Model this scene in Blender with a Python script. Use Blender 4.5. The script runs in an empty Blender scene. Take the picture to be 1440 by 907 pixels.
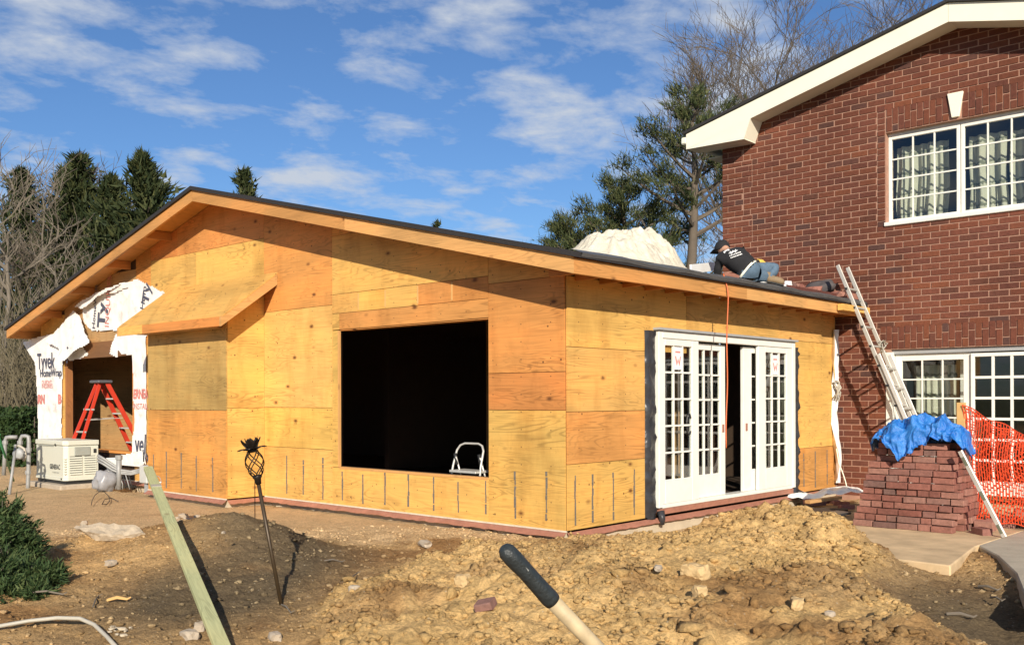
import bpy, bmesh, math, random
import numpy as np
from mathutils import Vector, Matrix, noise as mnoise
random.seed(7); np.random.seed(7)
C = bpy.context.scene; COL = C.collection
# ------------------------------------------------------------------ camera
FPX, HY, ROLL = 1349.0, 560.0, -.003          # focal length and horizon measured on the photograph (1440 px wide)
Rv = Vector((.7385, .6743, 0)).normalized(); Fv = Vector((-Rv.y, Rv.x, 0))
CAM = Vector((6.327, -7.764, 1.383))
cam = bpy.data.cameras.new('camera'); camo = bpy.data.objects.new('camera', cam); COL.objects.link(camo)
cam.sensor_width = 36; cam.lens = 36*FPX/1440; cam.shift_y = (HY-453.5)/1440; cam.clip_end = 3000; cam.clip_start = .05
rot = Matrix((Rv, Vector((0, 0, 1)), -Fv)).transposed()
camo.matrix_world = Matrix.Translation(CAM) @ rot.to_4x4() @ Matrix.Rotation(ROLL, 4, 'Z')
C.camera = camo
def at(px, py, d):                              # the place seen at a photograph point at a measured distance
    px, py, d = float(px), float(py), float(d); r = (px-720)/FPX; u = (HY+ROLL*(px-720)-py)/FPX
    return CAM + d*(Fv + r*Rv + Vector((0, 0, u)))
def onZ(px, py, z):
    px, py, z = float(px), float(py), float(z); u = (HY+ROLL*(px-720)-py)/FPX
    return at(px, py, (z-CAM.z)/u)
def onY(px, py, y):
    v = at(px, py, 1)-CAM; return CAM+v*((y-CAM.y)/v.y)
def onX(px, py, x):
    v = at(px, py, 1)-CAM; return CAM+v*((x-CAM.x)/v.x)
# ------------------------------------------------------------------ world, sun, exposure
SUN = Vector((.7186, -.698, .425)).normalized()
W = bpy.data.worlds.new('World'); C.world = W; W.use_nodes = True
wt = W.node_tree; wt.nodes.clear()
def nd(nt, typ, ins=None, **props):
    n = nt.nodes.new('ShaderNode'+typ)
    for k, v in props.items(): setattr(n, k, v)
    for k, v in (ins or {}).items():
        s = n.inputs[k]
        if isinstance(v, bpy.types.NodeSocket): nt.links.new(v, s)
        else: s.default_value = v
    return n
def mth(nt, op, a, b=0.0, c=None):
    ins = {0: a, 1: b}
    if c is not None: ins[2] = c
    return nd(nt, 'Math', ins, operation=op).outputs[0]
def ramp(nt, fac, stops, interp='LINEAR'):
    n = nd(nt, 'ValToRGB', {0: fac}); e = n.color_ramp.elements; n.color_ramp.interpolation = interp
    while len(e) < len(stops): e.new(.5)
    for el, (p, c) in zip(e, stops):
        el.position = p; el.color = (c, c, c, 1) if isinstance(c, (int, float)) else (*c, 1)
    return n.outputs[0]
sky = nd(wt, 'TexSky', sky_type='NISHITA', sun_disc=False, sun_elevation=math.asin(SUN.z), sun_rotation=math.atan2(SUN.x, SUN.y),
         air_density=1.0, dust_density=.35, ozone_density=2.2)
gen = nd(wt, 'TexCoord').outputs['Generated']
sp = nd(wt, 'SeparateXYZ', {0: gen})
den = mth(wt, 'ADD', mth(wt, 'MAXIMUM', sp.outputs[2], 0.0), .13)
# cloud layer lies on a plane high above; axes turned along and across the wind
ax = mth(wt, 'DIVIDE', nd(wt, 'VectorMath', {0: gen, 1: tuple(Rv)}, operation='DOT_PRODUCT').outputs['Value'], den)
ay = mth(wt, 'DIVIDE', nd(wt, 'VectorMath', {0: gen, 1: tuple(Fv)}, operation='DOT_PRODUCT').outputs['Value'], den)
cv = nd(wt, 'CombineXYZ', {0: mth(wt, 'MULTIPLY_ADD', ay, -.18, ax), 1: mth(wt, 'MULTIPLY', ay, 1.0), 2: 11.9}).outputs[0]
n1 = nd(wt, 'TexNoise', {'Vector': cv, 'Scale': 1.5, 'Detail': 2.0, 'Roughness': .5}).outputs[0]
n2 = nd(wt, 'TexNoise', {'Vector': cv, 'Scale': 4.6, 'Detail': 9.0, 'Roughness': .60, 'Distortion': .15}).outputs[0]
cl = mth(wt, 'ADD', mth(wt, 'MULTIPLY', n1, .42), mth(wt, 'MULTIPLY', n2, .75))
cf = ramp(wt, cl, [(.555, 0.0), (.63, .36), (.74, .92)])
tint = nd(wt, 'VectorMath', {0: sky.outputs[0], 1: (.68, .93, 1.26)}, operation='MULTIPLY').outputs[0]
bg1 = nd(wt, 'Background', {0: tint, 1: .070})
bg2 = nd(wt, 'Background', {0: (.82, .89, 1.0, 1), 1: .56})
mx = nd(wt, 'MixShader', {0: cf, 1: bg1.outputs[0], 2: bg2.outputs[0]})
wo = nd(wt, 'OutputWorld', {0: mx.outputs[0]})
sl = bpy.data.lights.new('sun', 'SUN'); sl.energy = 5.0; sl.angle = math.radians(.5); sl.color = (1, .90, .76)
so = bpy.data.objects.new('sun', sl); COL.objects.link(so); so.rotation_euler = SUN.to_track_quat('Z', 'Y').to_euler()
C.view_settings.view_transform = 'Standard'; C.view_settings.look = 'None'; C.view_settings.exposure = 0.36; C.view_settings.gamma = 1
# ------------------------------------------------------------------ objects: helpers
def tag(o, label=None, cat=None, group=None, kind=None):
    if label: o['label'] = label
    if cat: o['category'] = cat
    if group: o['group'] = group
    if kind: o['kind'] = kind
    return o
def thing(name, label, cat, loc, group=None):
    o = bpy.data.objects.new(name, None); COL.objects.link(o); o.location = loc; o.empty_display_size = .1
    return tag(o, label, cat, group)
def wloc(o):
    v = Vector((0, 0, 0))
    while o is not None: v = v+o.location; o = o.parent
    return v
def raw(name, v, f, mat, parent=None, smooth=False, loc=None, attr=None):
    me = bpy.data.meshes.new(name); v = np.asarray(v, dtype=np.float32)
    base = wloc(parent) if parent else (Vector(loc) if loc is not None else Vector((0, 0, 0)))
    v = v-np.array(base, dtype=np.float32)
    if isinstance(f, np.ndarray):
        n, k = f.shape
        me.vertices.add(len(v)); me.vertices.foreach_set('co', v.ravel())
        me.loops.add(n*k); me.loops.foreach_set('vertex_index', f.astype(np.int32).ravel())
        me.polygons.add(n); me.polygons.foreach_set('loop_start', np.arange(0, n*k, k, dtype=np.int32))
        me.update(calc_edges=True)
    else:
        me.from_pydata(v.tolist(), [], f); me.update()
    if smooth: me.polygons.foreach_set('use_smooth', np.ones(len(me.polygons), dtype=bool))
    for m in (mat if isinstance(mat, (list, tuple)) else [mat]): me.materials.append(m)
    if attr is not None:
        a = me.attributes.new('soil', 'FLOAT_COLOR', 'POINT'); a.data.foreach_set('color', np.asarray(attr, dtype=np.float32).ravel())
    o = bpy.data.objects.new(name, me); COL.objects.link(o)
    if parent: o.parent = parent
    elif loc is not None: o.location = loc
    return o
class MB:
    def __init__(s): s.v = []; s.f = []
    def add(s, vs, fs):
        b = len(s.v); s.v += [tuple(p) for p in vs]; s.f += [[i+b for i in q] for q in fs]; return s
    def box(s, a, b):
        x0, y0, z0 = [min(p, q) for p, q in zip(a, b)]; x1, y1, z1 = [max(p, q) for p, q in zip(a, b)]
        return s.add([(x0,y0,z0),(x1,y0,z0),(x1,y1,z0),(x0,y1,z0),(x0,y0,z1),(x1,y0,z1),(x1,y1,z1),(x0,y1,z1)],
                     [(3,2,1,0),(4,5,6,7),(0,1,5,4),(1,2,6,5),(2,3,7,6),(3,0,4,7)])
    def beam(s, p, q, w, h, up=(0,0,1), ch=0):                 # a bar from p to q; w across, h along 'up'
        p = Vector(p); q = Vector(q); d = (q-p).normalized(); u = Vector(up); r = d.cross(u)
        if r.length < 1e-4: r = d.cross(Vector((1,0,0)))
        r.normalize(); u = r.cross(d)
        c = ch
        if c: pr = [(-w/2+c,-h/2),(w/2-c,-h/2),(w/2,-h/2+c),(w/2,h/2-c),(w/2-c,h/2),(-w/2+c,h/2),(-w/2,h/2-c),(-w/2,-h/2+c)]
        else: pr = [(-w/2,-h/2),(w/2,-h/2),(w/2,h/2),(-w/2,h/2)]
        n = len(pr); vs = [e+r*a+u*b for e in (p, q) for a, b in pr]
        fs = [(i, (i+1) % n, n+(i+1) % n, n+i) for i in range(n)]+[tuple(range(n))[::-1], tuple(range(n, 2*n))]
        return s.add(vs, fs)
    def tube(s, pts, rad, n=8, cap=True):
        pts = [Vector(p) for p in pts]; rad = [rad]*len(pts) if isinstance(rad, (int, float)) else rad
        vs = []; fs = []; u = None
        for i, p in enumerate(pts):
            d = (pts[min(i+1, len(pts)-1)]-pts[max(i-1, 0)])
            d = d.normalized() if d.length > 1e-9 else Vector((0,0,1))
            if u is None: u = d.orthogonal().normalized()
            else:
                u = u-d*u.dot(d); u = u.normalized() if u.length > 1e-6 else d.orthogonal().normalized()
            w = d.cross(u)
            vs += [p+(u*math.cos(6.28318*k/n)+w*math.sin(6.28318*k/n))*rad[i] for k in range(n)]
        for i in range(len(pts)-1):
            fs += [(i*n+k, i*n+(k+1) % n, (i+1)*n+(k+1) % n, (i+1)*n+k) for k in range(n)]
        if cap: fs += [tuple(range(n))[::-1], tuple(range((len(pts)-1)*n, len(pts)*n))]
        return s.add(vs, fs)
    def prism(s, poly, axis, a, b):                            # polygon in the two other axes, pushed from a to b along axis
        def mk(p, t):
            return (p[0], t, p[1]) if axis == 'y' else ((t, p[0], p[1]) if axis == 'x' else (p[0], p[1], t))
        n = len(poly); ar = sum(poly[i][0]*poly[(i+1) % n][1]-poly[(i+1) % n][0]*poly[i][1] for i in range(n))
        if (ar < 0) == (axis == 'y'): pass
        vs = [mk(p, a) for p in poly]+[mk(p, b) for p in poly]
        fs = [tuple(range(n)), tuple(range(n, 2*n))[::-1]]+[(i, n+i, n+(i+1) % n, (i+1) % n) for i in range(n)]
        return s.add(vs, fs)
    def lathe(s, prof, c, n=16):
        vs = [(c[0]+r*math.cos(6.28318*k/n), c[1]+r*math.sin(6.28318*k/n), c[2]+z) for r, z in prof for k in range(n)]
        fs = [(i*n+k, i*n+(k+1) % n, (i+1)*n+(k+1) % n, (i+1)*n+k) for i in range(len(prof)-1) for k in range(n)]
        fs += [tuple(range(n))[::-1], tuple(range((len(prof)-1)*n, len(prof)*n))]
        return s.add(vs, fs)
    def build(s, name, mat, parent=None, smooth=False, bevel=0, loc=None, color=None, seg=1):
        o = raw(name, s.v, s.f, mat, parent, smooth, loc)
        bm = bmesh.new(); bm.from_mesh(o.data); bmesh.ops.recalc_face_normals(bm, faces=bm.faces)
        if bevel:
            ed = [e for e in bm.edges if len(e.link_faces) == 2 and e.calc_face_angle(0) > .6]
            bmesh.ops.bevel(bm, geom=ed, offset=bevel, segments=seg, profile=.7, affect='EDGES', clamp_overlap=True)
        bm.to_mesh(o.data); bm.free()
        if color: o.color = (*color, 1)
        return o
def clip(poly, f):                                             # keep the part of a polygon where f(p) >= 0
    out = []
    for i in range(len(poly)):
        p, q = poly[i], poly[(i+1) % len(poly)]; a, b = f(p), f(q)
        if a >= 0: out.append(p)
        if (a >= 0) != (b >= 0):
            t = a/(a-b); out.append((p[0]+(q[0]-p[0])*t, p[1]+(q[1]-p[1])*t))
    return out
def text_mesh(s, size, bold=0):
    cu = bpy.data.curves.new('t', 'FONT'); cu.body = s; cu.size = size; cu.offset = bold; cu.resolution_u = 3
    o = bpy.data.objects.new('t', cu); COL.objects.link(o); bpy.context.view_layer.update()
    me = bpy.data.meshes.new_from_object(o.evaluated_get(bpy.context.evaluated_depsgraph_get()))
    v = np.array([p.co[:] for p in me.vertices]).reshape(-1, 3); f = [list(p.vertices) for p in me.polygons]
    bpy.data.objects.remove(o); bpy.data.curves.remove(cu); bpy.data.meshes.remove(me)
    return v, f
# ------------------------------------------------------------------ noise on arrays
TB = np.random.RandomState(3).rand(256, 256)
def vn(x, y):
    xi = np.floor(x).astype(int); yi = np.floor(y).astype(int); fx = x-xi; fy = y-yi
    fx = fx*fx*(3-2*fx); fy = fy*fy*(3-2*fy); g = lambda a, b: TB[a & 255, b & 255]
    return (g(xi, yi)*(1-fx)+g(xi+1, yi)*fx)*(1-fy)+(g(xi, yi+1)*(1-fx)+g(xi+1, yi+1)*fx)*fy
def fbm(x, y, o=4, g=.5):
    a = 1.; t = 0; n = 0
    for i in range(o):
        t = t+a*vn(x*2**i+17*i, y*2**i+31*i); n += a; a *= g
    return t/n
def cell(x, y):                                                # distance to the nearest scattered point: lumps
    xi = np.floor(x).astype(int); yi = np.floor(y).astype(int); d = np.full(np.shape(x), 9.)
    for i in (-1, 0, 1):
        for j in (-1, 0, 1):
            a = (xi+i) & 255; b = (yi+j) & 255
            px = xi+i+TB[a, b]; py = yi+j+TB[(a+91) & 255, (b+37) & 255]
            d = np.minimum(d, (x-px)**2+(y-py)**2)
    return np.sqrt(d)
# ------------------------------------------------------------------ materials
MT = {}
def mbase(name):
    m = bpy.data.materials.new(name); m.use_nodes = True; nt = m.node_tree; MT[name] = m
    return m, nt, nt.nodes['Principled BSDF']
def bump(nt, b, h, strength, dist=.01):
    n = nd(nt, 'Bump', {'Height': h, 'Strength': strength, 'Distance': dist}); nt.links.new(n.outputs[0], b.inputs['Normal'])
def simple(name, col, rough=.6, metal=0, var=.25, sc=6, bm=0, bsc=60, spec=None, objcol=False):
    m, nt, b = mbase(name)
    pos = nd(nt, 'NewGeometry')
    n = nd(nt, 'TexNoise', {'Vector': pos.outputs['Position'], 'Scale': sc, 'Detail': 6.0, 'Roughness': .6}).outputs[0]
    k = mth(nt, 'MULTIPLY_ADD', n, var*2, 1-var)
    if objcol: src = nd(nt, 'ObjectInfo').outputs['Color']
    else: src = nd(nt, 'RGB'); src.outputs[0].default_value = (*col, 1); src = src.outputs[0]
    c = nd(nt, 'VectorMath', {0: src, 3: k}, operation='SCALE').outputs[0]
    nt.links.new(c, b.inputs['Base Color']); b.inputs['Roughness'].default_value = rough; b.inputs['Metallic'].default_value = metal
    if spec is not None: b.inputs['Specular IOR Level'].default_value = spec
    if bm:
        n2 = nd(nt, 'TexNoise', {'Vector': pos.outputs['Position'], 'Scale': bsc, 'Detail': 5.0}).outputs[0]; bump(nt, b, n2, bm)
    return m
def wood(name, vert=False, knots=True, dots=True, lines=1.0, gscale=1.0, along=None, across=None):
    m, nt, b = mbase(name)
    pos = nd(nt, 'NewGeometry').outputs['Position']; s = nd(nt, 'SeparateXYZ', {0: pos}); oi = nd(nt, 'ObjectInfo')
    u = mth(nt, 'ADD', s.outputs[0], s.outputs[1]); v = s.outputs[2]
    rnd = mth(nt, 'MULTIPLY', oi.outputs['Random'], 37.0)
    if vert: u, v = v, u
    if along is not None: u, v = [nd(nt, 'VectorMath', {0: pos, 1: tuple(q)}, operation='DOT_PRODUCT').outputs['Value'] for q in (along, across)]
    cv = lambda a, c: nd(nt, 'CombineXYZ', {0: mth(nt, 'MULTIPLY', u, a), 1: mth(nt, 'MULTIPLY', v, c), 2: rnd}).outputs[0]
    g = nd(nt, 'TexNoise', {'Vector': cv(.55*gscale, 4.6*gscale), 'Scale': 1.0, 'Detail': 2.5, 'Roughness': .55, 'Distortion': .6}).outputs[0]
    li = mth(nt, 'SINE', mth(nt, 'MULTIPLY', g, 110.0))
    gm = nd(nt, 'TexNoise', {'Vector': cv(1.1, 2.5), 'Scale': 1.3, 'Detail': 1.0}).outputs[0]
    li = mth(nt, 'SUBTRACT', 1.0, mth(nt, 'MULTIPLY', ramp(nt, li, [(.2, 0.0), (.97, .30*lines)]), ramp(nt, gm, [(.38, .12), (.66, 1.0)])))
    fine = nd(nt, 'TexNoise', {'Vector': cv(2.0, 70.0), 'Scale': 1.0, 'Detail': 4.0}).outputs[0]
    big = nd(nt, 'TexNoise', {'Vector': cv(.9, 2.2), 'Scale': 1.0, 'Detail': 3.0}).outputs[0]
    k = mth(nt, 'MULTIPLY', mth(nt, 'MULTIPLY_ADD', fine, .5, .75), mth(nt, 'MULTIPLY_ADD', big, 1.0, .48))
    k = mth(nt, 'MULTIPLY', k, li)
    col = nd(nt, 'VectorMath', {0: oi.outputs['Color'], 3: k}, operation='SCALE').outputs[0]
    # redder heartwood streaks
    col = nd(nt, 'Mix', {0: ramp(nt, big, [(.45, 0.0), (.75, .5)]), 6: col, 7: nd(nt, 'VectorMath', {0: col, 1: (1.02, .74, .55)}, operation='MULTIPLY').outputs[0]}, data_type='RGBA').outputs[2]
    if knots:
        vo = nd(nt, 'TexVoronoi', {'Vector': cv(2.3, 4.1), 'Scale': 1.0}); d = vo.outputs['Distance']
        on = mth(nt, 'GREATER_THAN', nd(nt, 'SeparateColor', {0: vo.outputs['Color']}).outputs[0], .42)
        kf = mth(nt, 'MULTIPLY', ramp(nt, d, [(.05, .9), (.085, .45), (.15, 0.0)]), on)
        col = nd(nt, 'Mix', {0: kf, 6: col, 7: (.12, .045, .015, 1)}, data_type='RGBA').outputs[2]
    if dots:
        vo = nd(nt, 'TexVoronoi', {'Vector': cv(5.5, 5.5), 'Scale': 1.0})
        on = mth(nt, 'GREATER_THAN', nd(nt, 'SeparateColor', {0: vo.outputs['Color']}).outputs[1], .50)
        kf = mth(nt, 'MULTIPLY', ramp(nt, vo.outputs['Distance'], [(.05, .85), (.085, 0.0)]), on)
        col = nd(nt, 'Mix', {0: kf, 6: col, 7: (.07, .035, .015, 1)}, data_type='RGBA').outputs[2]
    if dots:                                                   # nail rows at the studs, water stains
        fu = mth(nt, 'ABSOLUTE', mth(nt, 'SUBTRACT', mth(nt, 'FRACT', mth(nt, 'DIVIDE', u, .42)), .5)); fv = mth(nt, 'ABSOLUTE', mth(nt, 'SUBTRACT', mth(nt, 'FRACT', mth(nt, 'DIVIDE', v, .19)), .5))
        nf_ = mth(nt, 'MULTIPLY', mth(nt, 'LESS_THAN', fu, .016), mth(nt, 'LESS_THAN', fv, .036))
        st_n = nd(nt, 'TexNoise', {'Vector': nd(nt, 'CombineXYZ', {0: mth(nt, 'MULTIPLY', u, 2.6), 1: mth(nt, 'MULTIPLY', v, .7), 2: rnd}).outputs[0], 'Scale': 1.0, 'Detail': 6.0, 'Roughness': .65}).outputs[0]
        stn = ramp(nt, st_n, [(.50, 0.0), (.72, .55)])
        col = nd(nt, 'Mix', {0: stn, 6: col, 7: nd(nt, 'VectorMath', {0: col, 1: (.62, .52, .42)}, operation='MULTIPLY').outputs[0]}, data_type='RGBA').outputs[2]
        sc_ = nd(nt, 'TexNoise', {'Vector': pos, 'Scale': 9.0, 'Detail': 8.0, 'Roughness': .75}).outputs[0]
        col = nd(nt, 'Mix', {0: ramp(nt, sc_, [(.60, 0.0), (.74, .45)]), 6: col, 7: (.16, .08, .03, 1)}, data_type='RGBA').outputs[2]
        col = nd(nt, 'Mix', {0: mth(nt, 'MULTIPLY', nf_, .75), 6: col, 7: (.06, .035, .02, 1)}, data_type='RGBA').outputs[2]
    nt.links.new(col, b.inputs['Base Color']); b.inputs['Roughness'].default_value = .62; b.inputs['Specular IOR Level'].default_value = .25
    bump(nt, b, mth(nt, 'ADD', fine, mth(nt, 'MULTIPLY', li, .6)), .25, .004)
    return m
PLY = wood('plywood'); LUM = wood('lumber', dots=False, lines=.7); LUMV = wood('lumber_upright', vert=True, dots=False, lines=.7)
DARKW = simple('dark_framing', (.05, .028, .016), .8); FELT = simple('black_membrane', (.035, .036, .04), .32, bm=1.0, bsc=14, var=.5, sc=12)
ROOFM = simple('roof_underlayment', (.022, .02, .02), .7, bm=.5, bsc=40); WHITE = simple('white_vinyl', (.75, .74, .67), .38, var=.12, sc=7)
CREAM = simple('cream_paint', (.80, .77, .62), .5, var=.07, sc=3); GREYM = simple('grey_metal', (.33, .34, .34), .5, var=.15)
COPPER = simple('red_flashing', (.34, .15, .10), .5, var=.45, sc=9, bm=.6, bsc=18); CONC = simple('concrete', (.50, .42, .30), .9, var=.25, sc=5, bm=.4, bsc=30)
STONE = simple('pale_rubble', (.40, .33, .245), .9, var=.3, sc=14, bm=.6, bsc=40)
ALU = simple('aluminium', (.62, .60, .55), .42, .35, var=.15, sc=8); ALUD = simple('worn_aluminium', (.48, .46, .41), .5, .3, var=.2, sc=12); BLACK = simple('black_plastic', (.018, .018, .018), .5)
RED = simple('red_fibreglass', (.55, .045, .02), .45, var=.15); ORANGE = simple('orange_net', (.74, .075, .02), .5, var=.1)
ORCORD = simple('orange_cord', (.62, .14, .04), .5); STRIP = simple('seam_strip', (.15, .135, .11), .6, var=.75, sc=45)
GENM = simple('beige_steel', (.56, .56, .47), .45, var=.05, sc=2); GEND = simple('grey_hatch', (.30, .31, .27), .5); PIPE = simple('galvanised_pipe', (.29, .29, .28), .55, .2, var=.3, sc=25)
IRON = simple('dark_iron', (.025, .019, .014), .42, .5, var=.4, sc=60); DENIM = simple('denim', (.085, .135, .19), .85, var=.4, sc=25, bm=.3, bsc=90); HOOD = simple('black_cotton', (.012, .012, .014), .9, var=.4, sc=20)
SKIN = simple('skin', (.45, .25, .16), .6, var=.1); BOOT = simple('tan_leather', (.22, .15, .08), .75, var=.4, sc=30); GLOVE = simple('yellow_glove', (.72, .45, .08), .7)
INK = simple('navy_print', (.07, .075, .11), .7, var=.1); INKR = simple('red_print', (.60, .22, .19), .7, var=.2); DK = simple('dark_print', (.03, .03, .03), .6)
WHITEP = simple('white_print', (.75, .75, .73), .7, var=.1); HOSE = simple('pale_hose', (.40, .37, .30), .5)
GREENP = simple('green_plastic', (.03, .22, .09), .5); STAKE = simple('pale_stake', (.6, .36, .13), .7)
TYV = simple('house_wrap', (.80, .78, .74), .55, var=.12, sc=7, bm=.9, bsc=6)
def wrapmat(m):                                                # faint pinkish blotches of print on the wrap
    nt = m.node_tree; b = nt.nodes['Principled BSDF']; src = b.inputs['Base Color'].links[0].from_socket
    pos = nd(nt, 'NewGeometry').outputs['Position']
    n = nd(nt, 'TexNoise', {'Vector': pos, 'Scale': 5.5, 'Detail': 7.0, 'Roughness': .7}).outputs[0]
    c = nd(nt, 'Mix', {0: ramp(nt, n, [(.54, 0.0), (.68, .5)]), 6: src, 7: (.62, .33, .27, 1)}, data_type='RGBA').outputs[2]
    nt.links.new(c, b.inputs['Base Color'])
wrapmat(TYV)
def tarpmat(name, col, hi, rough):
    m, nt, b = mbase(name); pos = nd(nt, 'NewGeometry').outputs['Position']
    n = nd(nt, 'TexNoise', {'Vector': pos, 'Scale': 9.0, 'Detail': 8.0, 'Roughness': .7}).outputs[0]
    nt.links.new(nd(nt, 'Mix', {0: ramp(nt, n, [(.42, 0.0), (.72, 1.0)]), 6: (*col, 1), 7: (*hi, 1)}, data_type='RGBA').outputs[2], b.inputs['Base Color'])
    b.inputs['Roughness'].default_value = rough; bump(nt, b, n, .9, .03); return m
BTARP = tarpmat('blue_tarp', (.012, .13, .46), (.05, .25, .62), .3); CTARP = tarpmat('canvas', (.56, .51, .40), (.72, .68, .56), .85)
def brickmat(name, cols, spread=.5):
    m, nt, b = mbase(name); ge = nd(nt, 'NewGeometry'); oi = nd(nt, 'ObjectInfo'); pos = ge.outputs['Position']
    r = mth(nt, 'FRACT', mth(nt, 'ADD', ge.outputs['Random Per Island'], mth(nt, 'MULTIPLY', oi.outputs['Random'], 7.31)))
    c = ramp(nt, r, [(i/(len(cols)-1), k) for i, k in enumerate(cols)])
    n = nd(nt, 'TexNoise', {'Vector': pos, 'Scale': 22.0, 'Detail': 7.0, 'Roughness': .7}).outputs[0]
    n2 = nd(nt, 'TexNoise', {'Vector': pos, 'Scale': 1.1, 'Detail': 3.0}).outputs[0]
    k = mth(nt, 'MULTIPLY', mth(nt, 'MULTIPLY_ADD', n, spread*2, 1-spread), mth(nt, 'MULTIPLY_ADD', n2, .9, .55))
    nt.links.new(nd(nt, 'VectorMath', {0: c, 3: k}, operation='SCALE').outputs[0], b.inputs['Base Color'])
    b.inputs['Roughness'].default_value = .85; b.inputs['Specular IOR Level'].default_value = .2; bump(nt, b, n, .6, .006); return m
BRICK = brickmat('red_brick', [(.092, .038, .026), (.135, .046, .028), (.150, .053, .032), (.128, .043, .027), (.165, .056, .029), (.138, .048, .030), (.110, .040, .028), (.155, .052, .031), (.075, .040, .034)])
PAVER = brickmat('paver', [(.18, .072, .055), (.28, .125, .092), (.24, .098, .074), (.16, .095, .08), (.32, .16, .12), (.21, .078, .058)], .65)
MORT = simple('mortar', (.35, .195, .135), .95, var=.3, sc=12, bm=.4, bsc=60)
def glassmat():
    m, nt, b = mbase('window_glass'); out = nt.nodes['Material Output']
    fr = nd(nt, 'Fresnel', {0: 1.5}).outputs[0]
    t = nd(nt, 'BsdfTransparent', {0: (.93, .95, .93, 1)}); g = nd(nt, 'BsdfGlossy', {0: (1, 1, 1, 1), 1: .02})
    mixs = nd(nt, 'MixShader', {0: mth(nt, 'MULTIPLY', mth(nt, 'MULTIPLY', fr, 1.9), mth(nt, 'SUBTRACT', 1.0, nd(nt, 'NewGeometry').outputs['Backfacing'])), 1: t.outputs[0], 2: g.outputs[0]})
    nt.links.new(mixs.outputs[0], out.inputs[0]); return m
GLASS = glassmat()
def curtainmat():
    m, nt, b = mbase('curtain'); s = nd(nt, 'SeparateXYZ', {0: nd(nt, 'NewGeometry').outputs['Position']})
    w = nd(nt, 'TexNoise', {'Vector': nd(nt, 'NewGeometry').outputs['Position'], 'Scale': 14.0}).outputs[0]
    z = mth(nt, 'FRACT', mth(nt, 'MULTIPLY_ADD', s.outputs[2], 3.3, mth(nt, 'MULTIPLY', w, .35)))
    c = ramp(nt, z, [(.0, (.44, .44, .36)), (.76, (.44, .44, .36)), (.80, (.13, .14, .10)), (.88, (.16, .17, .13)), (.93, (.44, .44, .36))])
    nt.links.new(c, b.inputs['Base Color']); b.inputs['Roughness'].default_value = .9; return m
CURT = curtainmat()
def leafmat(name, a, c, d):
    m, nt, b = mbase(name); r = nd(nt, 'NewGeometry').outputs['Random Per Island']
    nt.links.new(ramp(nt, r, [(0.0, a), (.55, c), (1.0, d)]), b.inputs['Base Color']); b.inputs['Roughness'].default_value = .7
    b.inputs['Specular IOR Level'].default_value = .2; return m
CEDAR = leafmat('cedar_foliage', (.014, .024, .009), (.034, .046, .016), (.075, .080, .028)); PINE = leafmat('pine_needles', (.022, .036, .013), (.055, .070, .026), (.11, .112, .042))
JUNI = leafmat('juniper_foliage', (.016, .034, .010), (.04, .07, .022), (.09, .115, .04)); HEDGE = leafmat('hedge_leaves', (.012, .03, .008), (.03, .055, .016), (.05, .08, .025))
BARK = simple('bark', (.12, .095, .07), .9, var=.4, sc=4, bm=.5, bsc=20); BARKL = simple('pale_bark', (.15, .125, .095), .9, var=.35, sc=3); SCRUBM = simple('scrub_stems', (.12, .10, .06), .95, var=.4, sc=1)
# ------------------------------------------------------------------ ground
def rf(x, y): dx = x-CAM.x; dy = y-CAM.y; return dx*Rv.x+dy*Rv.y, dx*Fv.x+dy*Fv.y
def xy(r, f): return CAM.x+r*Rv.x+f*Fv.x, CAM.y+r*Rv.y+f*Fv.y
def g2(r, f, r0, f0, sr, sf): return np.exp(-((r-r0)/sr)**2-((f-f0)/sf)**2)
def sstep(a, b, x): t = np.clip((x-a)/(b-a), 0, 1); return t*t*(3-2*t)
def inpoly(x, y, P):
    ins = np.zeros(np.shape(x), bool); n = len(P)
    for i in range(n):
        x0, y0 = P[i]; x1, y1 = P[(i+1) % n]
        ins ^= ((y0 > y) != (y1 > y)) & (x < (x1-x0)*(y-y0)/(y1-y0+1e-12)+x0)
    return ins
def gpoly(pts): return [rf(*onZ(px, py, z)[:2]) for px, py, z in pts]
SANDP = gpoly([(395,950,-.1),(470,860,-.1),(560,800,-.08),(640,772,-.05),(760,768,-.06),(840,760,-.05)])+[(1.6,10.4),(2.1,11.1),(2.7,11.2),(3.15,10.5),(3.35,9.4)]+gpoly([(1235,815,-.05),(1300,865,-.1),(1370,930,-.15)])+[(2.9,4),(-.9,4)]
SLABP = [tuple(onZ(px, py, -.1)[:2]) for px, py in ((1160,735),(1235,785),(1335,794),(1370,766),(1368,735),(1300,728))]
def soft(r, f, P, w):
    j = (fbm(r*1.7+3, f*1.7)-.5)*.55+(fbm(r*7, f*7+9)-.5)*.2
    j2 = (fbm(r*1.7+53, f*1.7+20)-.5)*.55+(fbm(r*7+31, f*7)-.5)*.2
    acc = 0
    for a, b in ((0,0),(w,0),(-w,0),(0,w),(0,-w)): acc = acc+inpoly(r+j+a, f+j2+b, P).astype(float)
    return acc/5
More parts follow.
